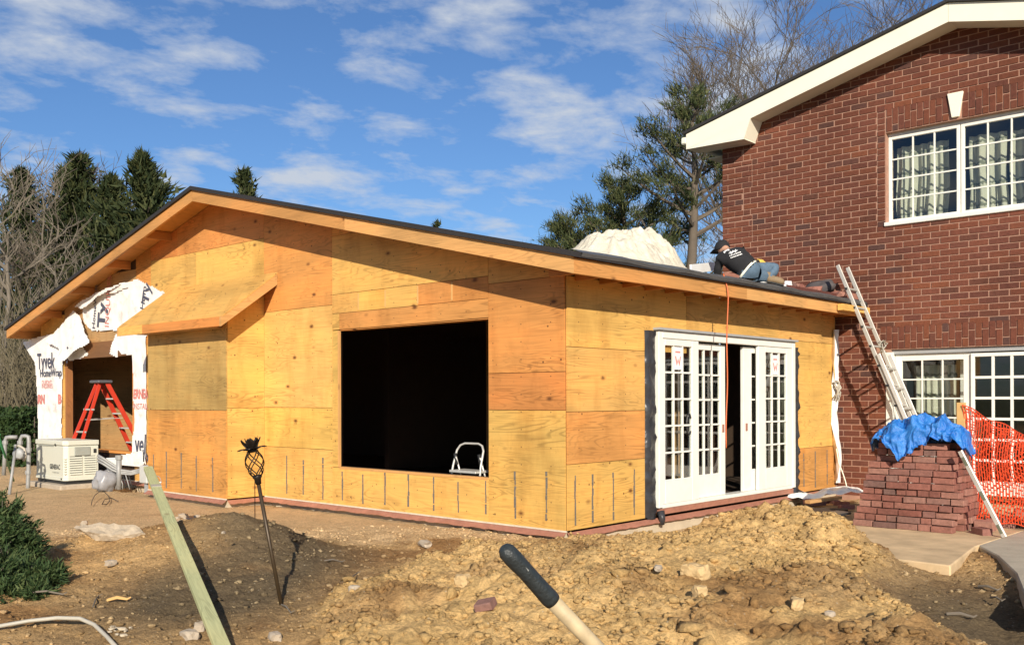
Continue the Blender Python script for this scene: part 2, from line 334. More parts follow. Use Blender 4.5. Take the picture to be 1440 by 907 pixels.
def hbase(x, y):
    r, f = rf(x, y)
    h = -.17+.05*sstep(8.6, 10.5, f)
    h = h+.29*g2(r, f, 2.72, 9.7, .62, 1.1)+.10*g2(r, f, 1.5, 8.6, 1.1, 1.1)+.16*g2(r, f, 3.15, 9.1, .42, .8)+.19*g2(r, f, .2, 7.3, 1.2, 1.5)+.21*g2(r, f, 1.7, 7.0, 1.2, 1.8)+.05*g2(r, f, -.2, 8.9, .9, .7)
    h = h+.36*g2(r, f, -2.55, 9.0, .80, .75)+.22*g2(r, f, -3.6, 9.3, .9, .7)+.12*g2(r, f, -2.3, 7.7, 1.0, 1.1)+.2*g2(r, f, -4.7, 7.6, 1.0, 1.3)
    h = h-.22*g2(r, f, 3.55, 6.9, .75, 1.15)
    return h
def ground_h(x, y, detail=True):
    x = np.asarray(x, float); y = np.asarray(y, float); r, f = rf(x, y)
    h = hbase(x, y)
    near = 1-sstep(10.2, 12.2, f-.25*np.maximum(r-1.0, 0)); near = near*(1-sstep(14, 20, np.abs(r)))
    s = soft(r, f, SANDP, .12)
    pit = g2(r, f, 3.6, 6.8, 1.0, 1.5)
    if detail:
        lump = .5-np.minimum(cell(x*5.2, y*5.2), 1)
        lump2 = .5-np.minimum(cell(x*14+7, y*14), 1)
        rough = (fbm(x*2.1, y*2.1, 5, .55)-.5)
        h = h+near*(s*(.05+.11*(fbm(x*3.1+4, y*3.1, 2)-.45)+.06*lump*(.4+fbm(x*1.1, y*1.1))+.034*lump2+.17*rough+.055*(fbm(x*15, y*15, 3, .65)-.5))+(1-s)*(.12*rough+.020*lump2+.02*lump+.025*(fbm(x*16, y*16, 3, .6)-.5)))
        h = h+(1-near)*.015*rough
    # against the house the soil stays below the sheathing; inside and under slabs it is lowered
    dwall = np.where(y < 0, np.where(x < 0, -y, np.hypot(np.maximum(x, 0), y)), np.maximum(x, 0))
    lim = np.where((x > 0) & (y > .4), -.20+.42*np.maximum(dwall-.38, 0), -.085+.5*np.maximum(dwall-.25, 0))
    ok = (x < .9) & (y > -1.6); h = np.where(ok, np.minimum(h, lim), h)
    ins = (x < -.05) & (x > -13.5) & (y > .05); h = np.where(ins, -.3, h)
    sl_ = inpoly(x, y, SLABP); h = np.where(sl_ & (h < -.085), np.minimum(h, -.16), h)
    h = np.where((x > 1.2) & (y > 2.9), np.minimum(h, -.125), h)
    return h
def gz(x, y): return float(ground_h(np.array([x]), np.array([y]))[0])
def axis(a, b, st, ext, g=1.28):
    m = list(np.arange(a, b, st)); lo = []; d = st; p = a
    while p > -ext: d *= g; p -= d; lo.append(p)
    hi = []; d = st; p = m[-1]
    while p < ext: d *= g; p += d; hi.append(p)
    return np.array(lo[::-1]+m+hi)
ra = axis(-5.6, 5.4, .023, 1800); fa = np.concatenate([[-1800, -700, -250, -90, -35, -14, -6, -2, 0, 1.5, 2.8, 3.8, 4.5, 5.0], axis(5.3, 12.6, .021, 1800)[axis(5.3, 12.6, .021, 1800) >= 5.3]])
RR, FF = np.meshgrid(ra, fa); GX, GY = xy(RR, FF); GZ = ground_h(GX.ravel(), GY.ravel()).reshape(GX.shape)
def soilcol(x, y):
    r, f = rf(x, y); s = soft(r, f, SANDP, .1)
    n = fbm(x*1.3, y*1.3, 5, .6); n2 = fbm(x*.9+40, y*.9+5, 4, .6); n3 = fbm(x*4+9, y*4, 4, .6)
    sand = np.stack([.62+.26*(n3-.5), .405+.18*(n3-.5), .168+.09*(n3-.5)], -1)
    clay = np.array([.31, .17, .066]); dark = np.array([.145, .106, .060]); path = np.array([.56, .39, .21]); tan = np.array([.52, .33, .145])
    mixf = lambda a, b, t: a*(1-t)[..., None]+b*t[..., None]
    c = np.ones(x.shape+(3,))*clay
    c = mixf(c, tan, sstep(.38, .60, n)*.9)
    c = mixf(c, dark, np.clip(1.3*g2(r, f, -2.2, 8.5, .9, 1.5)+g2(r, f, -2.3, 7.0, .8, .9)*.8, 0, 1)*sstep(.2, .45, n2+.1))
    c = mixf(c, tan*1.15, g2(r, f, -3.4, 8.3, .7, .7)*.8)
    c = mixf(c, path, sstep(9.7, 10.7, f+(n-.5)*1.2+.9*(np.abs(r+.2) < 2)*0)*(1-sstep(.6, .9, n2)*.5))
    c = mixf(c, dark*1.05, np.clip(1.2*g2(r, f, 3.6, 6.9, .95, 1.6), 0, 1))
    c = mixf(c, sand*np.array([1., 1., 1.]), s*(1-.85*sstep(.585, .69, n2)))
    c = mixf(c, np.array([.12, .13, .05])*np.ones(3), sstep(25, 40, np.hypot(r, f)))
    return np.concatenate([c, np.ones(x.shape+(1,))], -1)
gcol = soilcol(GX.ravel(), GY.ravel())
def soilmat(name, spk=.5):
    m, nt, b = mbase(name); pos = nd(nt, 'NewGeometry').outputs['Position']
    at_ = nd(nt, 'Attribute', attribute_name='soil').outputs['Color']
    n = nd(nt, 'TexNoise', {'Vector': pos, 'Scale': 38.0, 'Detail': 8.0, 'Roughness': .72}).outputs[0]
    n2 = nd(nt, 'TexNoise', {'Vector': pos, 'Scale': 5.0, 'Detail': 6.0, 'Roughness': .6}).outputs[0]
    k = mth(nt, 'MULTIPLY', mth(nt, 'MULTIPLY_ADD', n, 2.0, .0), mth(nt, 'MULTIPLY_ADD', n2, .7, .65))
    c = nd(nt, 'VectorMath', {0: at_, 3: k}, operation='SCALE').outputs[0]
    vo = nd(nt, 'TexVoronoi', {'Vector': pos, 'Scale': 26.0})
    on = mth(nt, 'GREATER_THAN', nd(nt, 'SeparateColor', {0: vo.outputs['Color']}).outputs[0], .80)
    c = nd(nt, 'Mix', {0: mth(nt, 'MULTIPLY', ramp(nt, vo.outputs['Distance'], [(.14, spk), (.2, 0.0)]), on), 6: c, 7: (.50, .44, .33, 1)}, data_type='RGBA').outputs[2]
    nt.links.new(c, b.inputs['Base Color']); b.inputs['Roughness'].default_value = .95; b.inputs['Specular IOR Level'].default_value = .15
    bump(nt, b, n, 1.0, .03); return m
SOIL = soilmat('soil')
nr, nf = len(ra), len(fa); idx = np.arange(nr*nf).reshape(nf, nr)
q = np.stack([idx[:-1, :-1], idx[:-1, 1:], idx[1:, 1:], idx[1:, :-1]], -1).reshape(-1, 4)
gnd = raw('ground', np.stack([GX, GY, GZ], -1).reshape(-1, 3), q, SOIL, smooth=True, attr=gcol); tag(gnd, kind='structure')
# loose clods and gravel
ICO = None
def ico():
    bm = bmesh.new(); bmesh.ops.create_icosphere(bm, subdivisions=1, radius=1); v = np.array([p.co[:] for p in bm.verts]); f = np.array([[p.index for p in t.verts] for t in bm.faces]); bm.free(); return v, f
IV, IF = ico()
def scatter(name, label, cat, pts, size, mat, cols=None, flat=.7, sink=.25):
    n = len(pts); rs = np.random.RandomState(len(name)); V = np.repeat(IV[None], n, 0)*(1+.95*(rs.rand(n, len(IV), 1)-.5))
    V = V*size[:, None, None]*np.stack([.7+.7*rs.rand(n), .7+.7*rs.rand(n), flat*(.7+.5*rs.rand(n))], -1)[:, None]
    a = rs.rand(n)*6.28; ca, sa = np.cos(a)[:, None], np.sin(a)[:, None]
    V = np.stack([V[..., 0]*ca-V[..., 1]*sa, V[..., 0]*sa+V[..., 1]*ca, V[..., 2]], -1)
    P = np.stack([pts[:, 0], pts[:, 1], ground_h(pts[:, 0], pts[:, 1])+size*(flat-sink)*.6], -1)
    V = V+P[:, None]; F_ = (IF[None]+(np.arange(n)*len(IV))[:, None, None]).reshape(-1, 3)
    at_ = None if cols is None else np.repeat(cols, len(IV), 0)
    o = raw(name, V.reshape(-1, 3), F_, mat, smooth=False, attr=at_); tag(o, label, cat, kind='stuff'); return o
rs = np.random.RandomState(5)
r_ = rs.uniform(-1.6, 4.2, 30000); f_ = 4.8+6.6*rs.rand(30000)**1.2; keep = soft(r_, f_, SANDP, .1)+.25*rs.rand(len(r_)) > .6; r_ = r_[keep]; f_ = f_[keep]
px_, py_ = xy(r_, f_); dens = fbm(px_*1.6, py_*1.6, 3)+.12*rs.rand(len(px_)) > .47; pts = np.stack([px_, py_], -1)[dens]; sz = .004+.024*rs.rand(len(pts))**3.6
cc = soilcol(pts[:, 0], pts[:, 1]); cc[:, :3] = cc[:, :3]*(.62+.42*rs.rand(len(pts), 1))
scatter('soil_clods', 'loose crumbs of tan soil strewn over the sandy mound', 'soil', pts, sz, SOIL, cc, .75)
r_ = rs.uniform(-1.4, 4.0, 900); f_ = 5.0+6.0*rs.rand(900); keep = soft(r_, f_, SANDP, .1) > .7; px_, py_ = xy(r_[keep], f_[keep]); pts = np.stack([px_, py_], -1); sz = .02+.045*rs.rand(len(pts))**2.2; cc = soilcol(pts[:, 0], pts[:, 1]); cc[:, :3] = cc[:, :3]*.9
scatter('soil_lumps', 'fist sized tan lumps of earth lying on the sandy mound', 'soil', pts, sz, SOIL, cc, .7, .45)
r_ = rs.uniform(-5.2, 4.8, 14000); f_ = 5.0+6.2*rs.rand(14000); keep = soft(r_, f_, SANDP, .1) < .4; px_, py_ = xy(r_[keep], f_[keep]); pts = np.stack([px_, py_], -1)
pts = pts[(ground_h(px_, py_) > -.29) & ~inpoly(px_, py_, SLABP)]
sz = .004+.020*rs.rand(len(pts))**4; cc = soilcol(pts[:, 0], pts[:, 1]); cc[:, :3] = cc[:, :3]*.9+np.array([.30, .23, .13])*(rs.rand(len(pts), 1)**2.2)
scatter('gravel', 'small pale stones and crumbs scattered over the dark soil', 'gravel', pts, sz, SOIL, cc, .7)
# ------------------------------------------------------------------ the plywood addition
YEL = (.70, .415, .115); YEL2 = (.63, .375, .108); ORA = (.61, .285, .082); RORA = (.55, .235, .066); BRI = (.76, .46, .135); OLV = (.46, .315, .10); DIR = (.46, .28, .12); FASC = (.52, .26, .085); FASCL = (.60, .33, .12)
AX, AS, OV = -6.67, .238, .5                       # ridge line, roof slope, overhang
zr = lambda x: 4.298-AS*abs(x-AX)                  # underside of the rake boards
H = thing('plywood_addition', 'one storey house addition sheathed in bare yellow plywood under a low gable roof', 'house', (AX, 3.2, 0))
FL = .02                                            # sheathing thickness
wt_ = lambda x: zr(x)+.14
def wall_core():
    w = MB(); y0, y1 = .002, .15
    w.prism([(-5.54,0),(-3.95,0),(-3.95,zr(-3.95)+.14),(-5.54,zr(-5.54)+.14)], 'y', y0, y1)
    w.prism([(-3.95,0),(-1.1,0),(-1.1,.49),(-3.95,.49)], 'y', y0, y1)
    w.prism([(-3.95,2.29),(-1.1,2.29),(-1.1,zr(-1.1)+.14),(-3.95,zr(-3.95)+.14)], 'y', y0, y1)
    w.prism([(-1.1,0),(-.002,0),(-.002,zr(0)+.1),(-1.1,zr(-1.1)+.14)], 'y', y0, y1)
    w.prism([(-9.48,0),(-5.54,0),(-5.54,zr(-5.54)+.14),(AX,zr(AX)+.14),(-9.48,zr(-9.48)+.14)], 'y', y0, y1)
    w.prism([(-12.27,0),(-9.48,0),(-9.48,.48),(-12.27,.48)], 'y', y0, y1)
    w.prism([(-12.27,2.15),(-9.48,2.15),(-9.48,zr(-9.48)+.14),(-12.27,zr(-12.27)+.14)], 'y', y0, y1)
    w.prism([(-13.38,0),(-12.27,0),(-12.27,zr(-12.27)+.14),(-13.38,zr(-13.38)+.14)], 'y', y0, y1)
    # right wall, left wall, back wall
    w.box((-.15,.15,0), (-.002,1.6,2.66)).box((-.15,5.11,0), (-.002,6.56,2.66)).box((-.15,1.6,2.185), (-.002,5.11,2.66)).box((-.15,1.6,0), (-.002,5.11,.07))
    w.box((-13.38,.15,0), (-13.23,6.5,2.66)); w.box((-13.38,6.35,0), (-2.0,6.5,2.7)); w.box((-2.0,6.58,0), (-.15,6.592,2.7))
    w.prism([(-13.3,2.66),(-2.0,2.7),(-2.0,zr(-2)+.1),(AX,zr(AX)+.12),(-13.3,zr(-13.3)+.1)], 'y', 6.36, 6.49)
    return w
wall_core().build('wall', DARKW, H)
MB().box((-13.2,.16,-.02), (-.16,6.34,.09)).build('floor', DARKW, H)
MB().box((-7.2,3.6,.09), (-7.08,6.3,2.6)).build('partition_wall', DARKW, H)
MB().box((-13.36,.004,-.32), (-5.55,.2,-.004)).box((-7.79,-.60,-.32), (-5.56,.0,-.004)).box((-5.54,.004,-.32), (-.004,.2,-.004)).box((-.2,.2,-.32), (.03,6.55,-.075)).build('foundation', CONC, H)
gl = .003
def sheet_f(x0, x1, z0, z1, col, y=0., m=PLY, name='plywood_sheet', th=FL, cliproof=True):
    p = [(x0+gl, z0+gl), (x1-gl, z0+gl), (x1-gl, z1-gl), (x0+gl, z1-gl)]
    if cliproof:
        p = clip(p, lambda q: 4.43-AS*(q[0]-AX)-q[1]); p = clip(p, lambda q: 4.43+AS*(q[0]-AX)-q[1])
    if len(p) < 3: return
    yo = y-.001*random.random()
    return MB().prism(p, 'y', yo-th, yo).build(name, m, H, color=tuple(c*random.uniform(.96, 1.04) for c in col))
def sheet_r(y0, y1, z0, z1, col, name='plywood_sheet'):
    xo = .001*random.random()
    return MB().box((xo, y0+gl, z0+gl), (xo+FL, y1-gl, z1-gl)).build(name, PLY, H, color=tuple(c*random.uniform(.96, 1.04) for c in col))
for a in [(-1.1,.0,0,1.255,YEL2),(-1.1,.0,1.255,1.66,RORA),(-1.1,.0,1.66,2.66,ORA),(-1.1,.0,2.66,3.2,YEL2),
          (-3.95,-1.1,0,.485,YEL),(-3.95,-3.82,.485,2.28,YEL2),(-3.80,-1.1,2.285,2.5,ORA),(-3.95,-3.80,2.285,2.5,YEL2),
          (-3.95,-1.1,2.75,3.52,YEL),(-2.46,-1.1,3.52,4.5,ORA),(-3.95,-2.46,3.52,4.5,YEL2),(-3.95,-3.80,2.5,2.75,YEL2),
          (-5.54,-3.95,.0,.71,YEL),(-5.54,-3.95,.71,1.265,YEL),(-5.54,-3.95,1.265,2.62,BRI),(-5.54,-3.95,2.62,4.5,ORA),
          (-7.42,-5.54,2.62,3.68,YEL),(-8.88,-7.42,2.62,3.68,YEL2),(-8.0,-5.54,3.68,4.6,ORA),(-9.4,-8.88,2.3,4.6,ORA),(-8.88,-8.0,3.68,4.6,RORA),
          (-9.48,-7.79,0,2.3,YEL2),(-12.27,-9.4,2.3,3.6,DIR),(-13.38,-12.27,0,3.0,YEL2)]:
    sheet_f(*a)
for i, (x0, x1) in enumerate([(-3.95,-3.42),(-3.42,-2.87),(-2.87,-2.27),(-2.27,-1.68),(-1.68,-1.1)]):
    sheet_f(x0, x1, 2.5, 2.75, [YEL2, YEL, YEL, ORA, RORA][i])
for a in [(.0,1.41,0,.69,YEL2),(.0,1.41,.69,1.24,ORA),(.0,1.41,1.24,1.92,YEL2),(.0,2.3,1.92,2.66,YEL),(2.3,4.7,2.2,2.66,YEL2),(4.7,6.55,2.2,2.66,YEL2),(5.1,6.55,.64,2.2,YEL),(5.1,6.55,.0,.64,ORA)]:
    sheet_r(*a)
# staple lines at the studs near the bottom
def strip_parts(z1):
    z = .04+.05*random.random(); out = []
    while z < z1-.03:
        h_ = random.uniform(.03, .16); out.append((z, min(z+h_, z1), random.uniform(.007, .015), random.uniform(-.004, .004))); z += h_+random.choice((.001, .001, .004, .012))
    return out
def strip_f(x, z1, y):
    m = MB()
    for a, b, w_, o_ in strip_parts(z1-.05*random.random()): m.box((x+o_-w_, y-.003-.004*random.random(), a), (x+o_+w_, y-.0012, b))
    m.build('seam_strip', STRIP, H)
for x in (-4.99,-4.6,-4.16,-3.74,-3.32,-2.885,-2.446,-2.0,-1.585,-1.141,-.70,-.252):
    z1 = .47 if -3.9 < x < -1 else .62
    strip_f(x, z1, -FL)
for y in (.12,.42,.79,1.19,5.46,5.84,6.25):
    m = MB()
    for a, b, w_, o_ in strip_parts(.62-.06*random.random()): m.box((FL+.0012, y+o_-w_, a), (FL+.003+.004*random.random(), y+o_+w_, b))
    m.build('seam_strip', STRIP, H)
for x in (-3.4,-2.87,-2.27,-1.68): MB().box((x-.012,-FL-.004,2.52), (x+.012,-FL-.0012,2.73)).build('seam_strip', STAKE, H)
# window opening liner boards
op = [((-3.955,-.022,.46),(-3.83,.15,2.285)), ((-1.1,.0,.47),(-1.085,.15,2.285)), ((-3.82,-.0,.47),(-1.1,.15,.495)), ((-3.82,.0,2.27),(-1.1,.15,2.288))]
MB().box((-3.828,-.024,.49),(-3.808,.012,2.275)).build('jamb', LUMV, H, color=FASCL)
MB().box((-1.112,-.005,.49),(-1.1,.14,2.275)).build('jamb', LUMV, H, color=ORA)
MB().box((-3.80,-.024,.47),(-1.112,.03,.497)).build('opening_sill', LUM, H, color=FASCL)
MB().box((-3.80,-.005,2.272),(-1.112,.14,2.29)).build('opening_head', LUM, H, color=ORA)
# left doorway opening with raw wood jambs and sill
MB().box((-12.30,-.01,.47),(-12.19,.10,2.16)).build('jamb', LUMV, H, color=(.30,.13,.05))
MB().box((-9.56,-.01,.47),(-9.47,.14,2.16)).build('jamb', LUMV, H, color=RORA)
MB().box((-12.19,-.02,.44),(-9.56,.14,.482)).build('opening_sill', LUM, H, color=ORA)
MB().box((-12.27,-.03,2.14),(-9.48,.1,2.42)).build('header', LUM, H, color=(.20,.10,.045))
# inside: a glazed door in the back wall and loose framing
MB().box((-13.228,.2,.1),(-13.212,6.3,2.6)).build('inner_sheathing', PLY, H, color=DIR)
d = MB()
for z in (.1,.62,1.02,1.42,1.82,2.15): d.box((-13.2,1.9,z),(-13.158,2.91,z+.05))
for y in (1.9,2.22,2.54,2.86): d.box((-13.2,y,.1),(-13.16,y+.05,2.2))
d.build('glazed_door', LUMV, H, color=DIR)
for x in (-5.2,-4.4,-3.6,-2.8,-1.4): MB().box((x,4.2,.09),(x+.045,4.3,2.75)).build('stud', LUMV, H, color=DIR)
MB().beam((-11.2,1.35,.1),(-10.9,2.0,1.65),.38,.02,(0,-1,0)).build('loose_board', LUMV, H, color=YEL)
# bump-out
BX0, BX1, BY = -7.79, -5.55, -.605
MB().prism([(BX0+.01,0),(BX1-.01,0),(BX1-.01,2.6),(BX0+.01,2.6)], 'y', BY+.002, -.01).build('bump_out', DARKW, H)
for z0, z1, c in ((0,1.225,ORA),(1.225,2.6,OLV)): sheet_f(BX0, BX1, z0, z1, c, BY, cliproof=False)
for z0, z1, c in ((0,1.26,YEL),(1.26,2.95,YEL)):
    MB().prism([(BY,z0+gl),(-.022,z0+gl),(-.022,z1-gl),(BY,min(z1-gl,2.62))], 'x', BX1-.01, BX1+.012).build('plywood_sheet', PLY, H, color=c)
for x in (-7.615,-7.22,-6.777,-6.352,-5.905):
    strip_f(x, .62, BY-FL)
# shed canopy above the bump-out
cp = MB().build('canopy', DARKW, H) if False else None
zc = lambda y: 3.165+.745*y
cd = MB().prism([(-.022,3.165),(-.88,zc(-.88)),(-.88,zc(-.88)-.018),(-.022,3.147)], 'x', -8.23, -5.2).build('canopy', PLY, H, color=YEL2)
MB().box((-7.42,-.902,2.365),(-5.25,-.862,2.492)).build('fascia_board', LUM, cd, color=RORA)
MB().box((-8.23,-.903,2.365),(-7.424,-.862,2.492)).build('fascia_board', LUM, cd, color=YEL)
for x0 in (-5.248,-8.228):
    MB().prism([(-.024,3.145),(-.86,zc(-.86)-.02),(-.905,2.49),(-.905,2.36),(-.024,2.99)], 'x', x0, x0+.045).build('rake_board', LUM, cd, color=FASCL)
MB().box((BX0,-.85,2.368),(BX1-.1,-.62,2.384)).build('soffit', LUM, cd, color=DIR)

mk = MB()
for i in range(26):
    x = -7.75+i*.072; y = -.36+.03*math.sin(i*1.7); mk.beam((x, y, zc(y)+.004), (x+.045*random.uniform(.4,1.1), y+.02*random.uniform(-1,1), zc(y)+.004+.0), .012, .003, (0,-.6,.8))
mk.build('grade_stamp', DK, cd)
# roof: deck and black underlayment, rakes, fascias, lookouts
def roofside(sx):
    xe = AX+sx*7.15; xo = AX+sx*7.19
    top = lambda x: zr(x)+.165
    MB().prism([(AX,top(AX)),(xo,top(xo)),(xo,top(xo)+.055),(AX,top(AX)+.055)], 'y', -OV-.035, 6.58 if sx > 0 else 6.9).build('roof', ROOFM, H)
    MB().prism([(AX,top(AX)-.004),(xe-sx*.05,top(xe-sx*.05)-.004),(xe-sx*.05,top(xe)-.012),(AX,top(AX)-.02)], 'y', -OV+.045, 6.5).build('roof_deck', LUM, H, color=ORA)
    c0 = AX+sx*.002
    for a, b, c in (((AX, AX+sx*3.6, FASC), (AX+sx*3.604, xe, FASCL)) if sx > 0 else ((AX, xe, FASC),)):
        a_ = a+sx*.003; 
        MB().prism([(a_,zr(a_)),(b,zr(b)),(b,zr(b)+.163),(a_,zr(a_)+.163)], 'y', -OV, -OV+.04).build('rake_board', LUM, H, color=c)
    return xe
xr, xl = roofside(1), roofside(-1)
zE = zr(xr)
MB().box((xr-.04,-OV+.042,zE),(xr,2.95,zE+.15)).build('fascia_board', LUM, H, color=FASC)
MB().box((xr-.04,2.954,zE),(xr,6.57,zE+.15)).build('fascia_board', LUM, H, color=FASCL)
MB().box((xl,-OV+.042,zE),(xl+.04,6.4,zE+.15)).build('fascia_board', LUM, H, color=FASC)
for i in range(17):
    y = -.28+i*.425
    MB().box((.022,y-.02,zE+.02),(xr-.042,y+.02,zE+.145)).build('rafter', LUM, H, color=RORA)
for k, x in enumerate((-12.4,-11.0,-9.6,-8.2,-5.0,-3.4,-1.8,-.4)):
    MB().beam((x,-OV+.042,zr(x)+.07),(x,-.024,zr(x)+.07),.04,.13).build('lookout', LUM, H, color=RORA)
# curled edge of the membrane along the eave
me_ = MB(); prev = None
for i in range(60):
    y = -.4+i*6.9/59; zz = zr(xr)+.165+.062+.008*math.sin(y*5)+.006*random.random(); me_.add([], [])
    p = (Vector((xr+.045,y,zz-.055)), Vector((xr+.06,y,zz-.02)), Vector((xr-.05,y,zz+.022)), Vector((xr-.25,y,zz+.07)))
    if prev: me_.add(list(prev)+list(p), [(0,1,5,4),(1,2,6,5),(2,3,7,6)])
    prev = p
me_.build('membrane_edge', simple('grey_membrane', (.085,.088,.09), .5, var=.4), H)
MB().box((.50,5.55,zE+.035),(.585,6.5,zE+.125)).build('ladder_block', LUM, H, color=YEL)
# base: white tape and a loose red flashing hanging over the foundation edge
def base_strip(pts, out, name, mat, z0, z1, z2, amp):
    vs = []; fs = []; n = 0
    for i in range(len(pts)-1):
        a = Vector((*pts[i], 0)); b = Vector((*pts[i+1], 0)); m = max(2, int((b-a).length/.07)); o = Vector((*out[i], 0))
        for k in range(m+1):
            p = a.lerp(b, k/m); w = amp*(fbm(np.array([p.x*2.3+i*9]), np.array([p.y*2.3]))[0]-.3); w2 = amp*.5*random.random()
            vs += [p+o*.004+Vector((0,0,z0)), p+o*(.03+.4*w)+Vector((0,0,z1+.2*w2)), p+o*(.06+w)+Vector((0,0,z2+w*.3+w2*.5))]
            if k: fs += [(n-3, n, n+1, n-2), (n-2, n+1, n+2, n-1)]
            n += 3
    return raw(name, [tuple(v) for v in vs], fs, mat, H, True)
TAPEM = simple('dull_tape', (.62, .55, .43), .6, var=.4, sc=14)
CR = [(-13.3,-.02),(-7.79,-.02),(-7.79,BY-.02),(BX1+.012,BY-.02),(BX1+.012,-.02),(.02,-.02),(.02,6.5)]; OUT = [(0,-1),(-1,0),(0,-1),(1,0),(0,-1),(1,0)]
base_strip(CR, OUT, 'base_flashing', COPPER, -.012, -.045, -.075, .05)
for i in range(6):
    a, b = CR[i], CR[i+1]; o = OUT[i]
    MB().box((min(a[0],b[0])+(.012 if o[0] else 0), min(a[1],b[1])-(.012 if o[1] else 0), -.013), (max(a[0],b[0])+(.012*o[0] if o[0] else 0)+(.001 if o[0]==0 else 0), max(a[1],b[1])+(0 if o[1] else 0), .004)).build('flashing_tape', TAPEM, H)
# sliding french door in the right wall
D = MB(); x0, x1 = .0, .075
D.box((x0,1.615,.10),(x1,1.70,2.17)).box((x0,5.01,.10),(x1,5.095,2.17)).box((x0,1.70,2.08),(x1,5.01,2.17)).box((-.1,1.70,.09),(x1-.005,5.01,.135))
DO = D.build('patio_door', WHITE, H, bevel=.006)
MB().box((.0,1.58,2.172),(.11,5.12,2.20)).build('head_flashing', GREYM, DO)
MB().box((.0,1.66,.02),(.06,5.05,.088)).build('sill_membrane', COPPER, H)
def leaf(y0, y1, x, z0, z1, ys, zs, nm, zp0=.415, ncol=3):
    b = MB(); t = .022
    ys0, ys1 = ys
    b.box((x-t,y0,z0),(x+t,ys0,z1)).box((x-t,ys1,z0),(x+t,y1,z1)).box((x-t,ys0,z0),(x+t,ys1,zs[0])).box((x-t,ys0,zs[1]),(x+t,ys1,z1))
    o = b.build('door_leaf', WHITE, DO, bevel=.004)
    g = MB(); w = .0105; tt = .016
    zz = [zs[0]+(zs[1]-zs[0])*k/5 for k in range(6)]; yy = [ys0+(ys1-ys0)*k/ncol for k in range(ncol+1)]
    for k in range(1, 5): g.box((x-tt,ys0,zz[k]-w),(x+tt,ys1,zz[k]+w))
    for k in range(1, ncol):
        for j in range(5): g.box((x-tt+.001,yy[k]-w,zz[j]+(w if j else 0)),(x+tt-.001,yy[k]+w,zz[j+1]-(w if j < 4 else 0)))
    if True: g.build('muntin_grille', WHITE, DO)
    for k in range(ncol):
        for j in range(5):
            MB().box((x-.003,yy[k]+(w if k else 0),zz[j]+(w if j else 0)),(x+.003,yy[k+1]-(w if k < ncol-1 else 0),zz[j+1]-(w if j < 4 else 0))).build('pane', GLASS, DO)
leaf(1.70,2.50,.045,.137,2.075,(1.76,2.35),(.42,2.0),'a')
leaf(2.42,3.25,-.02,.137,2.06,(2.56,3.13),(.42,1.98),'b')
leaf(3.72,4.36,-.02,.137,2.06,(3.95,4.30),(.42,1.98),'c', ncol=2)
leaf(4.02,5.008,.045,.137,2.075,(4.22,4.84),(.42,2.0),'d')
for y in (3.19,3.80): MB().box((.003,y-.02,.94),(.012,y+.02,1.04)).build('handle', COPPER, DO)
for y, z in ((2.06,1.86),(4.53,1.84)):
    MB().box((.050,y-.09,z-.14),(.0515,y+.08,z+.13)).build('sticker', WHITEP, DO)
    m = MB(); m.add([(.0525,y-.07,z+.02),(.0525,y-.045,z+.02),(.0525,y-.02,z-.05),(.0525,y,z),(.0525,y+.02,z-.05),(.0525,y+.045,z+.02),(.0525,y+.065,z+.02),(.0525,y+.03,z-.1),(.0525,y,z-.04),(.0525,y-.03,z-.1)], [tuple(range(10))]); m.box((.0522,y-.06,z+.06),(.0527,y+.05,z+.08)); m.build('lettering', INKR, DO)
pts = [Vector((.051, 2.30+.05*math.cos(a), 1.06+.13*math.sin(a))) for a in np.linspace(.6, 5.6, 14)]; MB().tube(pts, .009, 5).build('pull_loop', BLACK, DO)
def feltstrip(y0, y1, z0, z1):
    vs = []; fs = []; nz = 46; ny = 6
    for i in range(nz+1):
        for j in range(ny+1):
            z = z0+(z1-z0)*i/nz; e = (.02*(fbm(np.array([z*3.]), np.array([y0]))[0]-.5)) if j in (0,) else 0
            y = y0+(y1-y0)*j/ny+e; w = (abs(fbm(np.array([y*11+z*4.]), np.array([z*6.5]), 3)[0]-.5)*.16+.006)
            vs.append((FL+.004+(w if 0 < j < ny else 0), y, z))
    for i in range(nz):
        for j in range(ny): a = i*(ny+1)+j; fs.append((a, a+1, a+ny+2, a+ny+1))
    raw('membrane_strip', vs, fs, FELT, H, True)
feltstrip(1.40,1.615,-.02,2.16); feltstrip(5.095,5.28,.0,2.1)
MB().tube([(.06,1.66,.06),(.09,1.65,-.02),(.085,1.655,-.09)], [.05,.04,.03], 7).build('membrane_tail', FELT, H, True)
MB().tube([(.05,5.17,.03),(.12,5.2,-.02),(.18,5.24,-.06)], [.05,.06,.03], 7).build('membrane_tail', FELT, H, True)
